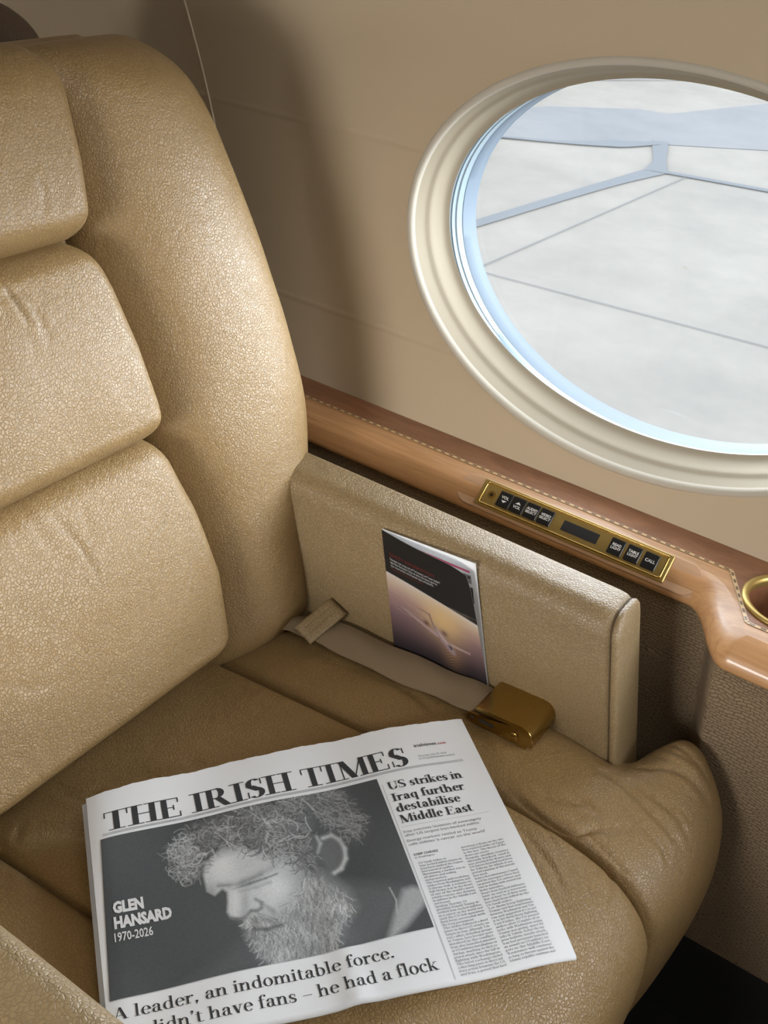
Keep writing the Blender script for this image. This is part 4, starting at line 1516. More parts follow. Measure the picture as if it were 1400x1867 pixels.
# a small didone type: stems (v), hairlines (n, h), diagonals (d), ellipse arcs (a), dots (o)
def glyphs(T, H):
    S_ = T * 1.35
    g = {}
    def sv(x, y0, y1, lo=True, hi=True):                 # stem with serifs
        o = [('v', x, y0, y1)]
        if lo:
            o.append(('h', x - S_, x + S_, y0))
        if hi:
            o.append(('h', x - S_, x + S_, y1 - H))
        return o
    def sl(x, y1):                                       # lower-case stem: flag serif at the left of its head
        return [('v', x, 0, y1), ('h', x - S_, x + S_, 0), ('h', x - S_, x, y1 - H)]
    xh = 0.68
    g['A'] = (0.86, [('d', 0.40, 1.0, 0.70, 0, T), ('d', 0.40, 1.0, 0.12, 0, H), ('h', 0.20, 0.60, 0.32), ('h', 0.0, 0.25, 0), ('h', 0.55, 0.86, 0)])
    g['C'] = (0.80, [('a', 0.42, 0.5, 0.40, 0.52, 40, 320), ('n', 0.75, 0.66, 0.98)])
    g['D'] = (0.88, sv(0.16, 0, 1) + [('h', 0.1, 0.42, 0), ('h', 0.1, 0.42, 1 - H), ('a', 0.40, 0.5, 0.44, 0.5, -90, 90)])
    g['E'] = (0.76, sv(0.16, 0, 1) + [('h', 0.1, 0.66, 0), ('h', 0.1, 0.64, 1 - H), ('h', 0.1, 0.48, 0.5), ('n', 0.67, 0, 0.27), ('n', 0.63, 0.75, 1.0), ('n', 0.47, 0.38, 0.64)])
    g['F'] = (0.72, sv(0.16, 0, 1) + [('h', 0.1, 0.64, 1 - H), ('h', 0.1, 0.48, 0.5), ('n', 0.63, 0.75, 1.0), ('n', 0.47, 0.38, 0.64)])
    g['H'] = (0.98, sv(0.18, 0, 1) + sv(0.76, 0, 1) + [('h', 0.2, 0.75, 0.5)])
    g['I'] = (0.46, sv(0.22, 0, 1))
    g['J'] = (0.5, [('v', 0.32, 0.1, 1), ('h', 0.1, 0.5, 1 - H), ('a', 0.16, 0.12, 0.22, 0.2, 200, 360)])
    g['L'] = (0.72, sv(0.16, 0, 1) + [('h', 0.1, 0.64, 0), ('n', 0.65, 0, 0.3)])
    g['M'] = (1.14, [('n', 0.16, 0, 1), ('h', 0.02, 0.32, 0), ('h', 0.02, 0.2, 1 - H), ('d', 0.20, 1.0, 0.55, 0, T), ('d', 0.92, 1.0, 0.56, 0, H), ('v', 0.95, 0, 1), ('h', 0.74, 1.14, 0), ('h', 0.95, 1.14, 1 - H)])
    g['N'] = (0.94, [('n', 0.16, 0, 1), ('h', 0.02, 0.32, 0), ('d', 0.18, 1.0, 0.78, 0, T), ('n', 0.80, 0, 1), ('h', 0.66, 0.94, 1 - H), ('h', 0.02, 0.2, 1 - H)])
    g['R'] = (0.90, sv(0.16, 0, 1) + [('h', 0.1, 0.42, 1 - H), ('h', 0.1, 0.42, 0.46), ('a', 0.40, 0.75, 0.28, 0.27, -90, 90), ('d', 0.42, 0.5, 0.72, 0, T), ('h', 0.66, 0.92, 0)])
    g['S'] = (0.70, [('a', 0.33, 0.745, 0.29, 0.275, 40, 235), ('a', 0.35, 0.265, 0.31, 0.285, -140, 60), ('d', 0.17, 0.66, 0.50, 0.36, T * 1.35), ('n', 0.58, 0.68, 0.98), ('n', 0.08, 0.02, 0.34)])
    g['T'] = (0.84, sv(0.42, 0, 1, True, False) + [('h', 0.03, 0.81, 1 - H), ('n', 0.05, 0.70, 1), ('n', 0.79, 0.70, 1)])
    g['U'] = (0.88, [('v', 0.18, 0.3, 1), ('h', 0.0, 0.38, 1 - H), ('n', 0.74, 0.3, 1), ('h', 0.60, 0.88, 1 - H), ('a', 0.44, 0.30, 0.335, 0.32, 180, 360)])
    g['W'] = (1.2, [('d', 0.14, 1, 0.40, 0, T), ('d', 0.60, 1, 0.40, 0, H), ('d', 0.58, 1, 0.84, 0, T), ('d', 1.08, 1, 0.84, 0, H), ('h', 0, 0.3, 1 - H), ('h', 0.92, 1.2, 1 - H)])
    g['a'] = (0.60, [('v', 0.41, 0.05, 0.50), ('a', 0.28, 0.46, 0.215, 0.235, 0, 150), ('o', 0.13, 0.52, 0.07), ('a', 0.25, 0.20, 0.21, 0.21, 70, 330), ('a', 0.54, 0.1, 0.14, 0.11, 180, 300)])
    g['b'] = (0.64, sl(0.15, 1.05)[0:1] + [('h', 0.0, 0.15, 1.05 - H), ('a', 0.32, 0.34, 0.28, 0.355, -170, 165)])
    g['c'] = (0.53, [('a', 0.31, 0.34, 0.28, 0.36, 45, 315), ('o', 0.44, 0.53, 0.075)])
    g['d'] = (0.65, [('v', 0.49, 0, 1.05), ('h', 0.35, 0.49, 1.05 - H), ('h', 0.49, 0.65, 0), ('a', 0.31, 0.34, 0.28, 0.355, 15, 345)])
    g['e'] = (0.56, [('a', 0.30, 0.34, 0.27, 0.36, 5, 320), ('h', 0.08, 0.56, 0.36)])
    g['f'] = (0.40, sl(0.17, 0.85)[0:2] + [('h', 0.0, 0.38, xh - H), ('a', 0.36, 0.82, 0.26, 0.25, 60, 180), ('o', 0.42, 0.95, 0.07)])
    g['g'] = (0.60, [('a', 0.27, 0.44, 0.22, 0.25, 0, 360), ('a', 0.27, -0.11, 0.26, 0.18, 0, 360), ('h', 0.40, 0.58, xh - H), ('a', 0.2, 0.13, 0.14, 0.10, 90, 270)])
    g['h'] = (0.69, sl(0.14, 1.05) + [('v', 0.51, 0, 0.45), ('h', 0.51 - S_, 0.51 + S_, 0), ('a', 0.37, 0.42, 0.21, 0.27, 0, 165)])
    g['i'] = (0.32, sl(0.15, xh) + [('o', 0.15, 0.90, 0.085)])
    g['j'] = (0.32, [('v', 0.16, -0.2, xh), ('o', 0.16, 0.90, 0.085)])
    g['k'] = (0.66, sl(0.14, 1.05) + [('d', 0.50, xh, 0.22, 0.30, H), ('d', 0.28, 0.38, 0.54, 0, T), ('h', 0.44, 0.68, 0), ('h', 0.38, 0.62, xh - H)])
    g['l'] = (0.33, sl(0.15, 1.05))
    g['m'] = (1.04, sl(0.14, xh) + [('v', 0.50, 0, 0.45), ('h', 0.50 - S_, 0.50 + S_, 0), ('v', 0.86, 0, 0.45), ('h', 0.86 - S_, 0.86 + S_, 0), ('a', 0.36, 0.42, 0.21, 0.27, 0, 165), ('a', 0.72, 0.42, 0.21, 0.27, 0, 165)])
    g['n'] = (0.69, sl(0.14, xh) + [('v', 0.51, 0, 0.45), ('h', 0.51 - S_, 0.51 + S_, 0), ('a', 0.37, 0.42, 0.21, 0.27, 0, 165)])
    g['o'] = (0.61, [('a', 0.30, 0.34, 0.28, 0.36, 0, 360)])
    g['p'] = (0.65, [('v', 0.15, -0.30, xh), ('h', 0.0, 0.15, xh - H), ('h', 0.0, 0.32, -0.30), ('a', 0.33, 0.34, 0.28, 0.355, -165, 165)])
    g['q'] = (0.65, [('v', 0.49, -0.30, xh), ('h', 0.34, 0.65, -0.30), ('a', 0.31, 0.34, 0.28, 0.355, 15, 345)])
    g['r'] = (0.48, sl(0.14, xh) + [('a', 0.34, 0.42, 0.20, 0.26, 60, 165), ('o', 0.41, 0.60, 0.075)])
    g['s'] = (0.49, [('a', 0.235, 0.505, 0.19, 0.19, 40, 235), ('a', 0.245, 0.18, 0.21, 0.195, -140, 60), ('d', 0.13, 0.44, 0.35, 0.25, T * 1.2), ('n', 0.40, 0.46, 0.66), ('n', 0.06, 0.02, 0.24)])
    g['t'] = (0.42, [('v', 0.17, 0.12, 0.86), ('h', 0.02, 0.38, xh - H), ('a', 0.31, 0.14, 0.21, 0.155, 180, 320)])
    g['u'] = (0.68, [('v', 0.14, 0.22, xh), ('h', 0.0, 0.14, xh - H), ('a', 0.30, 0.22, 0.235, 0.235, 180, 350), ('v', 0.50, 0, xh), ('h', 0.36, 0.5, xh - H), ('h', 0.5, 0.68, 0)])
    g['v'] = (0.60, [('d', 0.12, xh, 0.32, 0, T), ('d', 0.50, xh, 0.31, 0, H), ('h', 0.0, 0.26, xh - H), ('h', 0.38, 0.62, xh - H)])
    g['w'] = (0.90, [('d', 0.12, xh, 0.29, 0, T), ('d', 0.45, xh, 0.28, 0, H), ('d', 0.45, xh, 0.62, 0, T), ('d', 0.80, xh, 0.61, 0, H), ('h', 0.0, 0.26, xh - H), ('h', 0.68, 0.92, xh - H)])
    g['x'] = (0.62, [('d', 0.12, xh, 0.50, 0, T), ('d', 0.52, xh, 0.10, 0, H), ('h', 0.0, 0.26, xh - H), ('h', 0.4, 0.62, 0)])
    g['y'] = (0.60, [('d', 0.12, xh, 0.32, 0, T), ('d', 0.50, xh, 0.22, -0.26, H), ('h', 0.0, 0.26, xh - H), ('h', 0.38, 0.62, xh - H), ('o', 0.16, -0.22, 0.07)])
    g['z'] = (0.55, [('h', 0.04, 0.5, 0), ('h', 0.04, 0.5, xh - H), ('d', 0.44, xh, 0.10, 0, T)])
    g['.'] = (0.28, [('o', 0.13, 0.075, 0.085)])
    g[','] = (0.28, [('o', 0.13, 0.075, 0.085), ('d', 0.17, 0.06, 0.09, -0.16, H * 1.3)])
    g["'"] = (0.26, [('o', 0.13, 0.97, 0.085), ('d', 0.17, 0.95, 0.09, 0.74, H * 1.3)])
    g['-'] = (0.38, [('h', 0.04, 0.34, 0.30)])
    g['\u2013'] = (0.62, [('h', 0.03, 0.59, 0.33)])
    g['1'] = (0.4, [('v', 0.2, 0, 1), ('h', 0.05, 0.36, 0)])
    g['3'] = (0.55, [('a', 0.25, 0.74, 0.22, 0.26, -90, 150), ('a', 0.25, 0.26, 0.25, 0.28, -150, 90)])
    g['5'] = (0.55, [('a', 0.25, 0.30, 0.25, 0.32, -150, 120), ('n', 0.12, 0.5, 1), ('h', 0.1, 0.48, 1 - H)])
    return g


def serif(text, T, H, seg=9, track=0.03):
    """polygons of a line of text, cap height 1, starting at x = 0"""
    g = glyphs(T, H)
    V, F = [], []
    x0 = 0.0
    def quad(*p):
        b = len(V)
        V.extend(p)
        F.append(tuple(range(b, b + len(p))))
    for ch_ in text:
        if ch_ == ' ':
            x0 += 0.30
            continue
        adv, st_ = g[ch_]
        for s in st_:
            k = s[0]
            if k in 'vn':
                w = (T if k == 'v' else H) / 2
                quad((x0 + s[1] - w, s[2]), (x0 + s[1] + w, s[2]), (x0 + s[1] + w, s[3]), (x0 + s[1] - w, s[3]))
            elif k == 'h':
                quad((x0 + s[1], s[3]), (x0 + s[2], s[3]), (x0 + s[2], s[3] + H), (x0 + s[1], s[3] + H))
            elif k == 'd':
                w = s[5] * 0.58
                quad((x0 + s[3] - w, s[4]), (x0 + s[3] + w, s[4]), (x0 + s[1] + w, s[2]), (x0 + s[1] - w, s[2]))
            elif k == 'o':
                quad(*[(x0 + s[1] + s[3] * math.cos(q), s[2] + s[3] * math.sin(q)) for q in np.linspace(0, 2 * math.pi, seg, endpoint=False)])
            elif k == 'a':
                cx, cy, rx, ry, a0, a1 = s[1:]
                n = max(3, int(seg * abs(a1 - a0) / 140))
                A_ = [math.radians(q) for q in np.linspace(a0, a1, n + 1)]
                ix, iy = max(rx - T * 1.04, 0.01), max(ry - H, 0.01)
                for q0, q1 in zip(A_[:-1], A_[1:]):
                    quad((x0 + cx + rx * math.cos(q0), cy + ry * math.sin(q0)), (x0 + cx + rx * math.cos(q1), cy + ry * math.sin(q1)),
                         (x0 + cx + ix * math.cos(q1), cy + iy * math.sin(q1)), (x0 + cx + ix * math.cos(q0), cy + iy * math.sin(q0)))
        x0 += adv + track
    return V, F, x0


def put(mb, V, F, u, v, w_u, h_v, width, k=0, lift=0.0003):
    """lay glyph polygons on the page: (u, v) left end of the baseline, w_u total width, h_v cap height"""
    sx = w_u / width
    P = []
    for j, p in enumerate(V):
        P.append(page(u + p[0] * sx, v - p[1] * h_v, lift + 0.00001 * (j % 3)))
    mb.add(P, [tuple(reversed(f)) if False else f for f in F], k)


def put_sans(mb, text, u, v, w_u, h_v, k=0, bold=0.0, lift=0.0003, res=2):
    V, F = sans(text, 1.0, bold=bold, align='LEFT', res=res)
    xs = [p[0] for p in V]
    x0, x1 = min(xs), max(xs)
    mb.add([page(u + (p[0] - x0) * w_u / (x1 - x0), v - p[1] * h_v / 0.73, lift) for p in V], F, k)


m = MB()
V_, F_, w_ = serif('THE IRISH TIMES', 0.20, 0.042, 12, 0.02)
put(m, V_, F_, 0.034, 0.1845, 0.776, 0.0830, w_)
m.build('masthead', INK, front, smooth=False)
m = MB()
def rule(u0, u1, v, h, k):
    n = 30
    b = [page(u, v, 0.0004) for u in np.linspace(u0, u1, n)] + [page(u, v + h, 0.0004) for u in np.linspace(u0, u1, n)]
    m.add(b, [(i, i + 1, n + i + 1, n + i) for i in range(n - 1)], k)
rule(0.030, 0.950, 0.1930, 0.0028, 0)
rule(0.030, 0.950, 0.1985, 0.0028, 0)
for v0, v1 in ((0.245, 1.0),):
    n = 30
    b = [page(0.7155, v, 0.0004) for v in np.linspace(v0, v1, n)] + [page(0.7167, v, 0.0004) for v in np.linspace(v0, v1, n)]
    m.add(b, [(i, i + 1, n + i + 1, n + i) for i in range(n - 1)], 0)
rule(0.724, 0.955, 0.436, 0.0010, 0)
m.build('rules', [plain('newspaper_rule_ink', (0.36, 0.37, 0.38), 0.8, Specular_IOR_Level=0.15)], front, smooth=False)
m = MB()
for txt, v, u0, u1 in (('US strikes in', 0.2745, 0.7285, 0.929), ('Iraq further', 0.3265, 0.7265, 0.9215), ('destabilise', 0.3735, 0.7265, 0.898), ('Middle East', 0.4205, 0.726, 0.9175)):
    V_, F_, w_ = serif(txt, 0.185, 0.05, 9, 0.0)
    put(m, V_, F_, u0, v, u1 - u0, 0.0335, w_)
m.build('headline', INK, front, smooth=False)
m = MB()
V_, F_, w_ = serif('A leader, an indomitable force.', 0.125, 0.042, 10, 0.02)
put(m, V_, F_, 0.0120, 0.893, 0.593, 0.0400, w_)
V_, F_, w_ = serif("He didn't have fans \u2013 he had a flock", 0.125, 0.042, 10, 0.02)
put(m, V_, F_, 0.0080, 0.960, 0.682, 0.0400, w_)
m.build('portrait_caption', INK, front, smooth=False)
m = MB()
put_sans(m, 'irishtimes', 0.836, 0.1100, 0.062, 0.0150, 0, 0.012)
put_sans(m, '.com', 0.9, 0.1100, 0.025, 0.0150 * 0.75, 1, 0.012)
m.build('web_address', [INK, INKR], front, smooth=False)
m = MB()
put_sans(m, 'Thursday, July 30, 2026', 0.835, 0.1560, 0.080, 0.0082)
put_sans(m, '\u20ac3.70 (\u00a33.00 Northern Ireland)', 0.835, 0.1690, 0.100, 0.0082)
m.build('date_line', INKG, front, smooth=False)
m = MB()
for txt, v, u1 in (("Iraq criticises 'violation of sovereignty", 0.461, 0.927), ('after US targets Iran-backed militia', 0.4765, 0.917), ('Energy markets rattled as Trump', 0.4985, 0.905), ("calls militias 'a cancer on the world'", 0.5145, 0.923)):
    put_sans(m, txt, 0.724, v, u1 - 0.724, 0.0105)
m.build('subheadline', INKG, front, smooth=False)
m = MB()
put_sans(m, 'STEFF CH\u00c1VEZ', 0.7265, 0.5560, 0.062, 0.0085, 0, 0.015)
put_sans(m, 'in Washington', 0.7265, 0.5670, 0.050, 0.0065)
m.build('byline', INK, front, smooth=False)
COL1 = """US Saudi strikes on
Iran-backed militia targets in
Iraq have pushed the region
into renewed conflict,
threatening a further rise in
oil prices and roiling
energy markets.
The reported and escalating
strikes from Washington and
Tehran risk a return to
full-blown war in the heart
of one of the world's most
volatile regions, also drawing
in militias in the Middle East
and beyond.
Speaking Thursday, US
president Donald Trump de-
scribed Iran-backed militias
as a cancer on the world and
said the US-led operation
had been successful with
the Iraqi government.
The strikes followed a brief
pause in direct US attacks on
targets in Iran, although Teh-
ran's allies, including groups
in Yemen, have become more
involved in the conflict.
Iran also launched missiles
at US military installations in
Jordan, marking its first re-
gional attack since the lull in
fighting with Washington.
The latest exchange ended
a days-long pause in direct mil-
itary action between the US
and Iran, a period that had""".split('\n')
COL2 = """involving a drone on the site
first reported strike on Egypt
in the war. The threat of the
drone not severe.
Kuwait, another country
already backed, said it
was attacked by drones and
US forces Beyond had been
by Tehran, by which it sus-
pected running of the missile
last week.
Iran's Revolutionary Guard
said its aerospace force had
targeted the US airbase and
tent in Jordan with several bal-
listic missiles.
Iraq's Iran-backed militants
later on said in a statement
that at least 20 of their mem-
bers had been killed in the
US-Saudi strikes.
'Let them keep fighting'
Trump said that negotiations
between Washington and Teh-
ran and suggested it's to get
it to let them keep fighting.
Last Friday, the US paused
strikes after 13 nights of at-
tacks, with Washington saying
Trump was giving, space for
talks in Tehran. Before the sur-
prise ballistic missile attack,
Iran had previously launched
an assault on US military tar-
gets in the Middle East.
'Resistance will continue'
as long as threats against the
Islamic republic continue and""".split('\n')
m = MB()
fixch = {c: c for c in ''}
def body(lines, u0, u1, v0, v1):
    for i, ln in enumerate(lines):
        t = ln.replace('"', "'")
        g_ = glyphs(0.15, 0.06)
        t = ''.join(c if (c == ' ' or c in g_) else ('o' if c.isalnum() else ' ') for c in (t.replace('B', 'R').replace('G', 'C').replace('K', 'R').replace('Y', 'T').replace('0', 'o').replace('2', '3').replace('O', 'C')))
        V__, F__, w__ = serif(t, 0.15, 0.055, 5, 0.02)
        v = v0 + (v1 - v0) * i / (len(lines) - 1)
        full = len(ln) > 22
        w = (u1 - u0) if full else (u1 - u0) * len(ln) / 29.0
        put(m, V__, F__, u0, v, w, 0.0074, w__, 0, 0.0004)
body(COL1, 0.730, 0.837, 0.590, 0.992)
body(COL2, 0.8465, 0.956, 0.560, 0.984)
m.build('body_text', INKG, front, smooth=False)

# printed portrait: man with curly hair and a long beard looking down, three-quarter profile
pp = Print(420, 250, (0.062, 0.068, 0.072))
pp.c *= (1.0 + 0.18 * np.sin(pp.U * 9 + 1.5) * np.cos(pp.V * 5))[..., None]
pp.fill([(0.62, 1.02), (0.66, 0.56), (0.78, 0.62), (0.90, 0.70), (0.95, 0.75), (0.88, 0.92), (0.80, 1.02)], (0.105, 0.112, 0.118), 0.03)
pp.fill([(0.84, 1.02), (0.90, 0.86), (0.946, 0.751), (0.98, 0.745), (1.02, 0.778), (1.0, 0.86), (0.92, 0.96), (0.86, 1.02)], (0.33, 0.345, 0.355), 0.012)
pp.stroke([(0.905, 0.72), (0.912, 0.80), (0.90, 0.88)], 0.0025, (0.4, 0.42, 0.43), 0.8)
pp.fill([(0.20, 1.02), (0.30, 0.93), (0.38, 0.85), (0.44, 0.82), (0.52, 1.02)], (0.085, 0.09, 0.095), 0.03)
FACE = [(0.330, 0.306), (0.320, 0.382), (0.324, 0.493), (0.345, 0.530), (0.372, 0.500), (0.386, 0.530), (0.382, 0.590), (0.374, 0.651), (0.382, 0.692), (0.419, 0.714), (0.423, 0.753), (0.433, 0.794), (0.47, 0.82), (0.523, 0.82), (0.55, 0.80), (0.604, 0.74), (0.654, 0.65), (0.665, 0.494), (0.64, 0.40), (0.53, 0.30), (0.461, 0.230), (0.397, 0.230), (0.346, 0.290)]
fm = pp.mask(FACE, 0.006)
pp.c = pp.c * (1 - fm[..., None]) + np.array((0.46, 0.48, 0.49)) * fm[..., None]
pp.blob(0.385, 0.36, 0.05, 0.06, (0.64, 0.66, 0.67), 0.85, 0, fm)
pp.blob(0.52, 0.42, 0.09, 0.05, (0.40, 0.42, 0.43), 0.6, 0.3, fm)
pp.blob(0.56, 0.55, 0.06, 0.05, (0.62, 0.64, 0.65), 0.75, -0.5, fm)
pp.blob(0.61, 0.50, 0.05, 0.07, (0.28, 0.30, 0.31), 0.6, 0, fm)
pp.blob(0.66, 0.53, 0.03, 0.09, (0.14, 0.15, 0.155), 0.7, 0, fm)
pp.blob(0.335, 0.50, 0.018, 0.03, (0.24, 0.25, 0.26), 0.7, 0, fm)
pp.stroke([(0.364, 0.471), (0.400, 0.492), (0.440, 0.488), (0.505, 0.460), (0.556, 0.433)], 0.012, (0.27, 0.28, 0.29), 0.6)
pp.stroke([(0.36, 0.478), (0.42, 0.498), (0.505, 0.468)], 0.0045, (0.17, 0.175, 0.18), 0.65)
pp.blob(0.46, 0.505, 0.045, 0.014, (0.22, 0.23, 0.235), 0.7, -0.15, fm)
pp.stroke([(0.406, 0.520), (0.461, 0.510), (0.517, 0.497), (0.558, 0.482)], 0.0035, (0.11, 0.115, 0.12), 0.8)
pp.stroke([(0.425, 0.545), (0.48, 0.542), (0.53, 0.525)], 0.006, (0.30, 0.31, 0.32), 0.6)
pp.blob(0.405, 0.60, 0.018, 0.06, (0.58, 0.60, 0.61), 0.8, 0.1, fm)
pp.blob(0.435, 0.62, 0.014, 0.05, (0.30, 0.31, 0.32), 0.6, 0.2, fm)
pp.stroke([(0.470, 0.612), (0.486, 0.640), (0.482, 0.672), (0.462, 0.682)], 0.006, (0.17, 0.18, 0.185), 0.8)
pp.stroke([(0.383, 0.690), (0.40, 0.706), (0.425, 0.708), (0.448, 0.676), (0.470, 0.684)], 0.006, (0.13, 0.135, 0.14), 0.85)
pp.stroke([(0.490, 0.650), (0.515, 0.70), (0.525, 0.75)], 0.008, (0.24, 0.25, 0.26), 0.6)
# ear
EAR = [(0.712, 0.33), (0.735, 0.292), (0.768, 0.292), (0.796, 0.33), (0.806, 0.41), (0.795, 0.48), (0.765, 0.55), (0.732, 0.555), (0.716, 0.47)]
pp.fill(EAR, (0.115, 0.12, 0.125), 0.012)
pp.stroke([(0.742, 0.312), (0.775, 0.305), (0.797, 0.345), (0.805, 0.41), (0.797, 0.475), (0.772, 0.53), (0.745, 0.548)], 0.0075, (0.42, 0.44, 0.45), 0.95)
pp.stroke([(0.722, 0.294), (0.728, 0.345), (0.710, 0.40)], 0.006, (0.33, 0.35, 0.36), 0.9)
rr = np.random.default_rng(3)
def inside(poly, n):
    poly = np.array(poly)
    lo_, hi_ = poly.min(0), poly.max(0)
    out = []
    while len(out) < n:
        p = lo_ + (hi_ - lo_) * rr.random(2)
        c = False
        for i in range(len(poly)):
            (xa, ya), (xb, yb) = poly[i], poly[(i + 1) % len(poly)]
            if (ya > p[1]) != (yb > p[1]) and p[0] < (xb - xa) * (p[1] - ya) / (yb - ya) + xa:
                c = not c
        if c:
            out.append(p)
    return out
HAIR = [(0.262, 0.129), (0.233, 0.217), (0.242, 0.333), (0.293, 0.386), (0.329, 0.330), (0.350, 0.285), (0.396, 0.262), (0.461, 0.262), (0.534, 0.342), (0.577, 0.393), (0.631, 0.416), (0.671, 0.481), (0.695, 0.530), (0.702, 0.309), (0.71, 0.154), (0.74, 0.0), (0.55, -0.01), (0.528, 0.013), (0.399, 0.04), (0.29, 0.073)]
BEARD = [(0.428, 0.700), (0.465, 0.712), (0.534, 0.720), (0.587, 0.650), (0.644, 0.530), (0.71, 0.546), (0.763, 0.679), (0.771, 0.775), (0.719, 0.858), (0.693, 0.934), (0.63, 1.007), (0.578, 1.012), (0.499, 1.005), (0.462, 0.947), (0.437, 0.838)]
BACKH = [(0.72, -0.01), (0.84, 0.0), (0.873, 0.154), (0.896, 0.271), (0.853, 0.36), (0.81, 0.34), (0.766, 0.24), (0.735, 0.15)]
pp.fill(HAIR, (0.15, 0.158, 0.163), 0.03, 0.95)
pp.fill(BEARD, (0.25, 0.262, 0.27), 0.035, 0.95)
pp.fill(BACKH, (0.10, 0.107, 0.112), 0.05, 0.8)
asp_ = 250 / 420
def curl(p, r, n, a0, turn, col, w, op):
    a = a0
    q = np.array(p, float)
    pts = [q.copy()]
    for k in range(n):
        q = q + np.array((math.cos(a), math.sin(a) / asp_)) * r
        a += turn
        pts.append(q.copy())
    pp.stroke(pts, w, col, op)
def strand(p, r, n, a0, col, w, op, wild=0.22, bias=0.0):
    a, tn = a0, bias
    q = np.array(p, float)
    pts = [q.copy()]
    for k in range(n):
        q = q + np.array((math.cos(a), math.sin(a) / asp_)) * r
        tn = 0.75 * tn + rr.normal() * wild * 0.45 + 0.25 * bias
        a += tn
        pts.append(q.copy())
    pp.stroke(pts, w, col, op)
def grey(b):
    return (b, b * 1.03, b * 1.05)
lump = lambda p: 0.5 + 0.5 * math.sin(p[0] * 38 + 2.0 * math.sin(p[1] * 17)) * math.sin(p[1] * 24 + 1.3)
for p in inside(HAIR, 1150):
    b = 0.03 + (0.10 + 0.42 * lump(p)) * rr.random() ** 1.3
    strand(p, 0.0055, 8 + int(6 * rr.random()), 1.9 + 3.2 * lump((p[1], p[0])) + rr.normal() * 0.5, grey(b), 0.0013, 0.75, 0.4, 0.11 if rr.random() < 0.5 else -0.11)
for p in inside(BACKH, 260):
    b = 0.08 + 0.28 * rr.random()
    strand(p, 0.006, 8, rr.normal() * 0.7 + 0.2, grey(b), 0.0012, 0.6, 0.3, 0.12)
for p in inside([(0.24, 0.12), (0.225, 0.25), (0.24, 0.38), (0.30, 0.40), (0.33, 0.33), (0.30, 0.09)], 130):
    b = 0.10 + 0.38 * rr.random()
    strand(p, 0.005, 9, rr.random() * 6.28, grey(b), 0.0013, 0.7, 0.35, 0.4 * (1 if rr.random() < 0.5 else -1))
for k in range(26):
    p = inside(HAIR, 1)[0]
    b = 0.40 + 0.22 * rr.random()
    strand(p, 0.007, 9, 1.6 + rr.normal() * 1.0, grey(b), 0.0020, 0.4, 0.25, 0.10 * (1 if rr.random() < 0.5 else -1))
for p in inside(BEARD, 1500):
    t = rr.random()
    b = 0.10 + (0.25 + 0.28 * lump((p[0] * 0.7, p[1] * 0.7))) * t
    strand(p, 0.0055, 7, 1.85 - 1.3 * (p[0] - 0.55) + rr.normal() * 0.4, grey(b), 0.0012, 0.7, 0.25)
for p in inside([(0.425, 0.70), (0.465, 0.69), (0.53, 0.76), (0.52, 0.80), (0.45, 0.79)], 140):
    b = 0.08 + 0.36 * rr.random()
    strand(p, 0.005, 5, 1.1 + rr.normal() * 0.3, grey(b), 0.0013, 0.6)
pp.stroke([(0.445, 0.785), (0.485, 0.802), (0.535, 0.790)], 0.007, (0.10, 0.105, 0.11), 0.85)
pp.c *= (1.0 + 0.07 * rr.normal(size=pp.U.shape))[..., None]
pp.c = np.clip(pp.c * 1.12 + 0.012, 0.01, 0.72)
PQ = [(0.024, 0.2130), (0.7085, 0.2150), (0.7100, 0.8210), (0.0095, 0.8265)]
m = MB()
rows = []
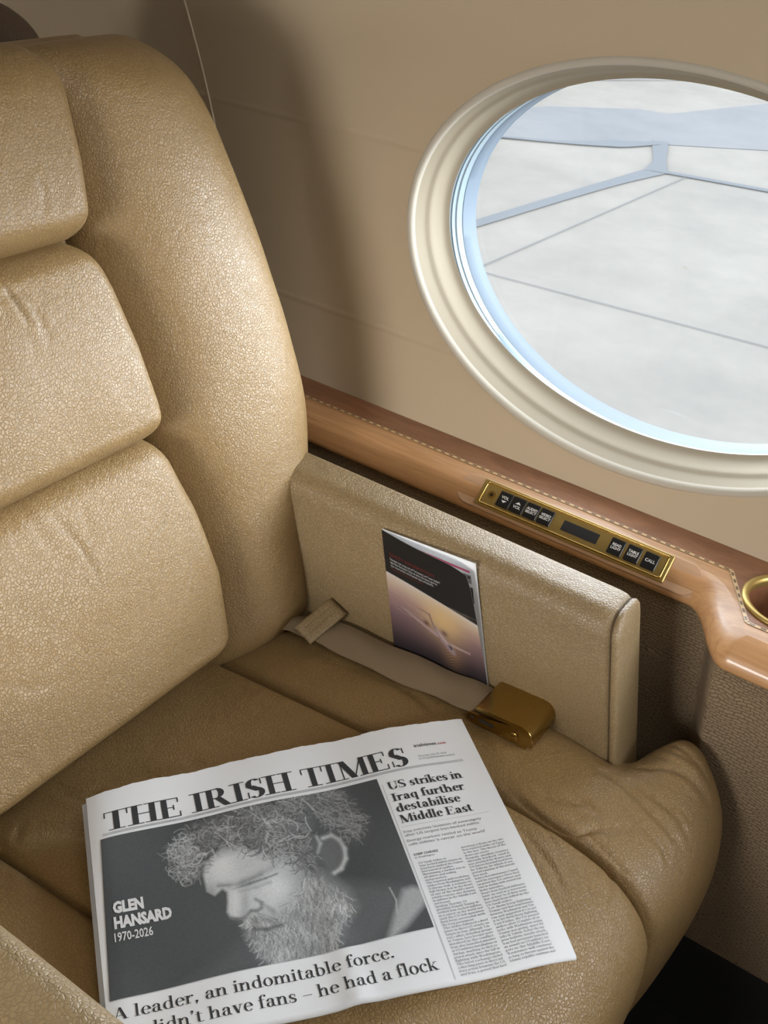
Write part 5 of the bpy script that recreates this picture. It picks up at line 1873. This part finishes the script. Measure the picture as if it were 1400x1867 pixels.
for j in range(250):
    b = j / 249
    row = []
    for i in range(420):
        a = i / 419
        u = PQ[0][0] * (1 - a) * (1 - b) + PQ[1][0] * a * (1 - b) + PQ[2][0] * a * b + PQ[3][0] * (1 - a) * b
        v = PQ[0][1] * (1 - a) * (1 - b) + PQ[1][1] * a * (1 - b) + PQ[2][1] * a * b + PQ[3][1] * (1 - a) * b
        row.append(page(u, v, 0.0004))
    rows.append(row)
m.grid(rows)
portrait = m.build('portrait', PHOTOINK, front, colors=pp.c.reshape(-1, 3))
m = MB()
put_sans(m, 'GLEN', 0.0345, 0.5225, 0.066, 0.0420, 0, 0.055, 0.0008)
put_sans(m, 'HANSARD', 0.0335, 0.5800, 0.124, 0.0420, 0, 0.055, 0.0008)
put_sans(m, '1970-2026', 0.0315, 0.6290, 0.081, 0.0330, 0, 0.015, 0.0008)
m.build('portrait_lettering', NEWSW, portrait, smooth=False)

# ------------------------------------------------------------------ the seat behind
AFT = thing('armchair', 'dark brown seat seen over the shoulder of the tan armchair', 'armchair', (-1.15, 0.12, 0.0))
AC = 0.115
ra = math.radians(12)
m = MB()
rows = []
for t in np.concatenate([np.linspace(0.0, 0.50, 24), 0.50 + 0.12 * np.sin(np.linspace(0, math.pi / 2, 20))[1:]]):
    k = math.sqrt(max(0, 1 - (1 - min((0.6201 - t) / 0.12, 1)) ** 2))
    row = []
    for q in np.linspace(0, 2 * math.pi, 48, endpoint=False):
        cs, sn = math.cos(q), math.sin(q)
        hw = 0.20 + 0.12 * k
        d = math.copysign(abs(sn) ** 0.7, sn) * (0.01 + 0.055 * k)
        row.append(np.array((-0.925, AC, 0.447)) + t * np.array((math.sin(ra), 0, math.cos(ra))) + d * np.array((math.cos(ra), 0, -math.sin(ra))) + np.array((0, math.copysign(abs(cs) ** 0.6, cs) * hw, 0)))
    rows.append(row)
m.grid(rows, closev=True)
m.f += [tuple(range(48)), tuple((len(rows) - 1) * 48 + i for i in range(48))]
m.m += [0, 0]
fixnormals(m.build('backrest', BROWN, AFT))
m = MB()
m.rbox((-1.42, AC - 0.28, 0.30), (-0.90, AC + 0.28, 0.46), 0.04, top=0.02)
autosmooth(fixnormals(m.build('seat_cushion', BROWN, AFT)))
m = MB()
m.box((-1.30, AC - 0.14, 0.0), (-1.0, AC + 0.14, 0.30))
m.build('pedestal', BLACK, AFT, smooth=False)
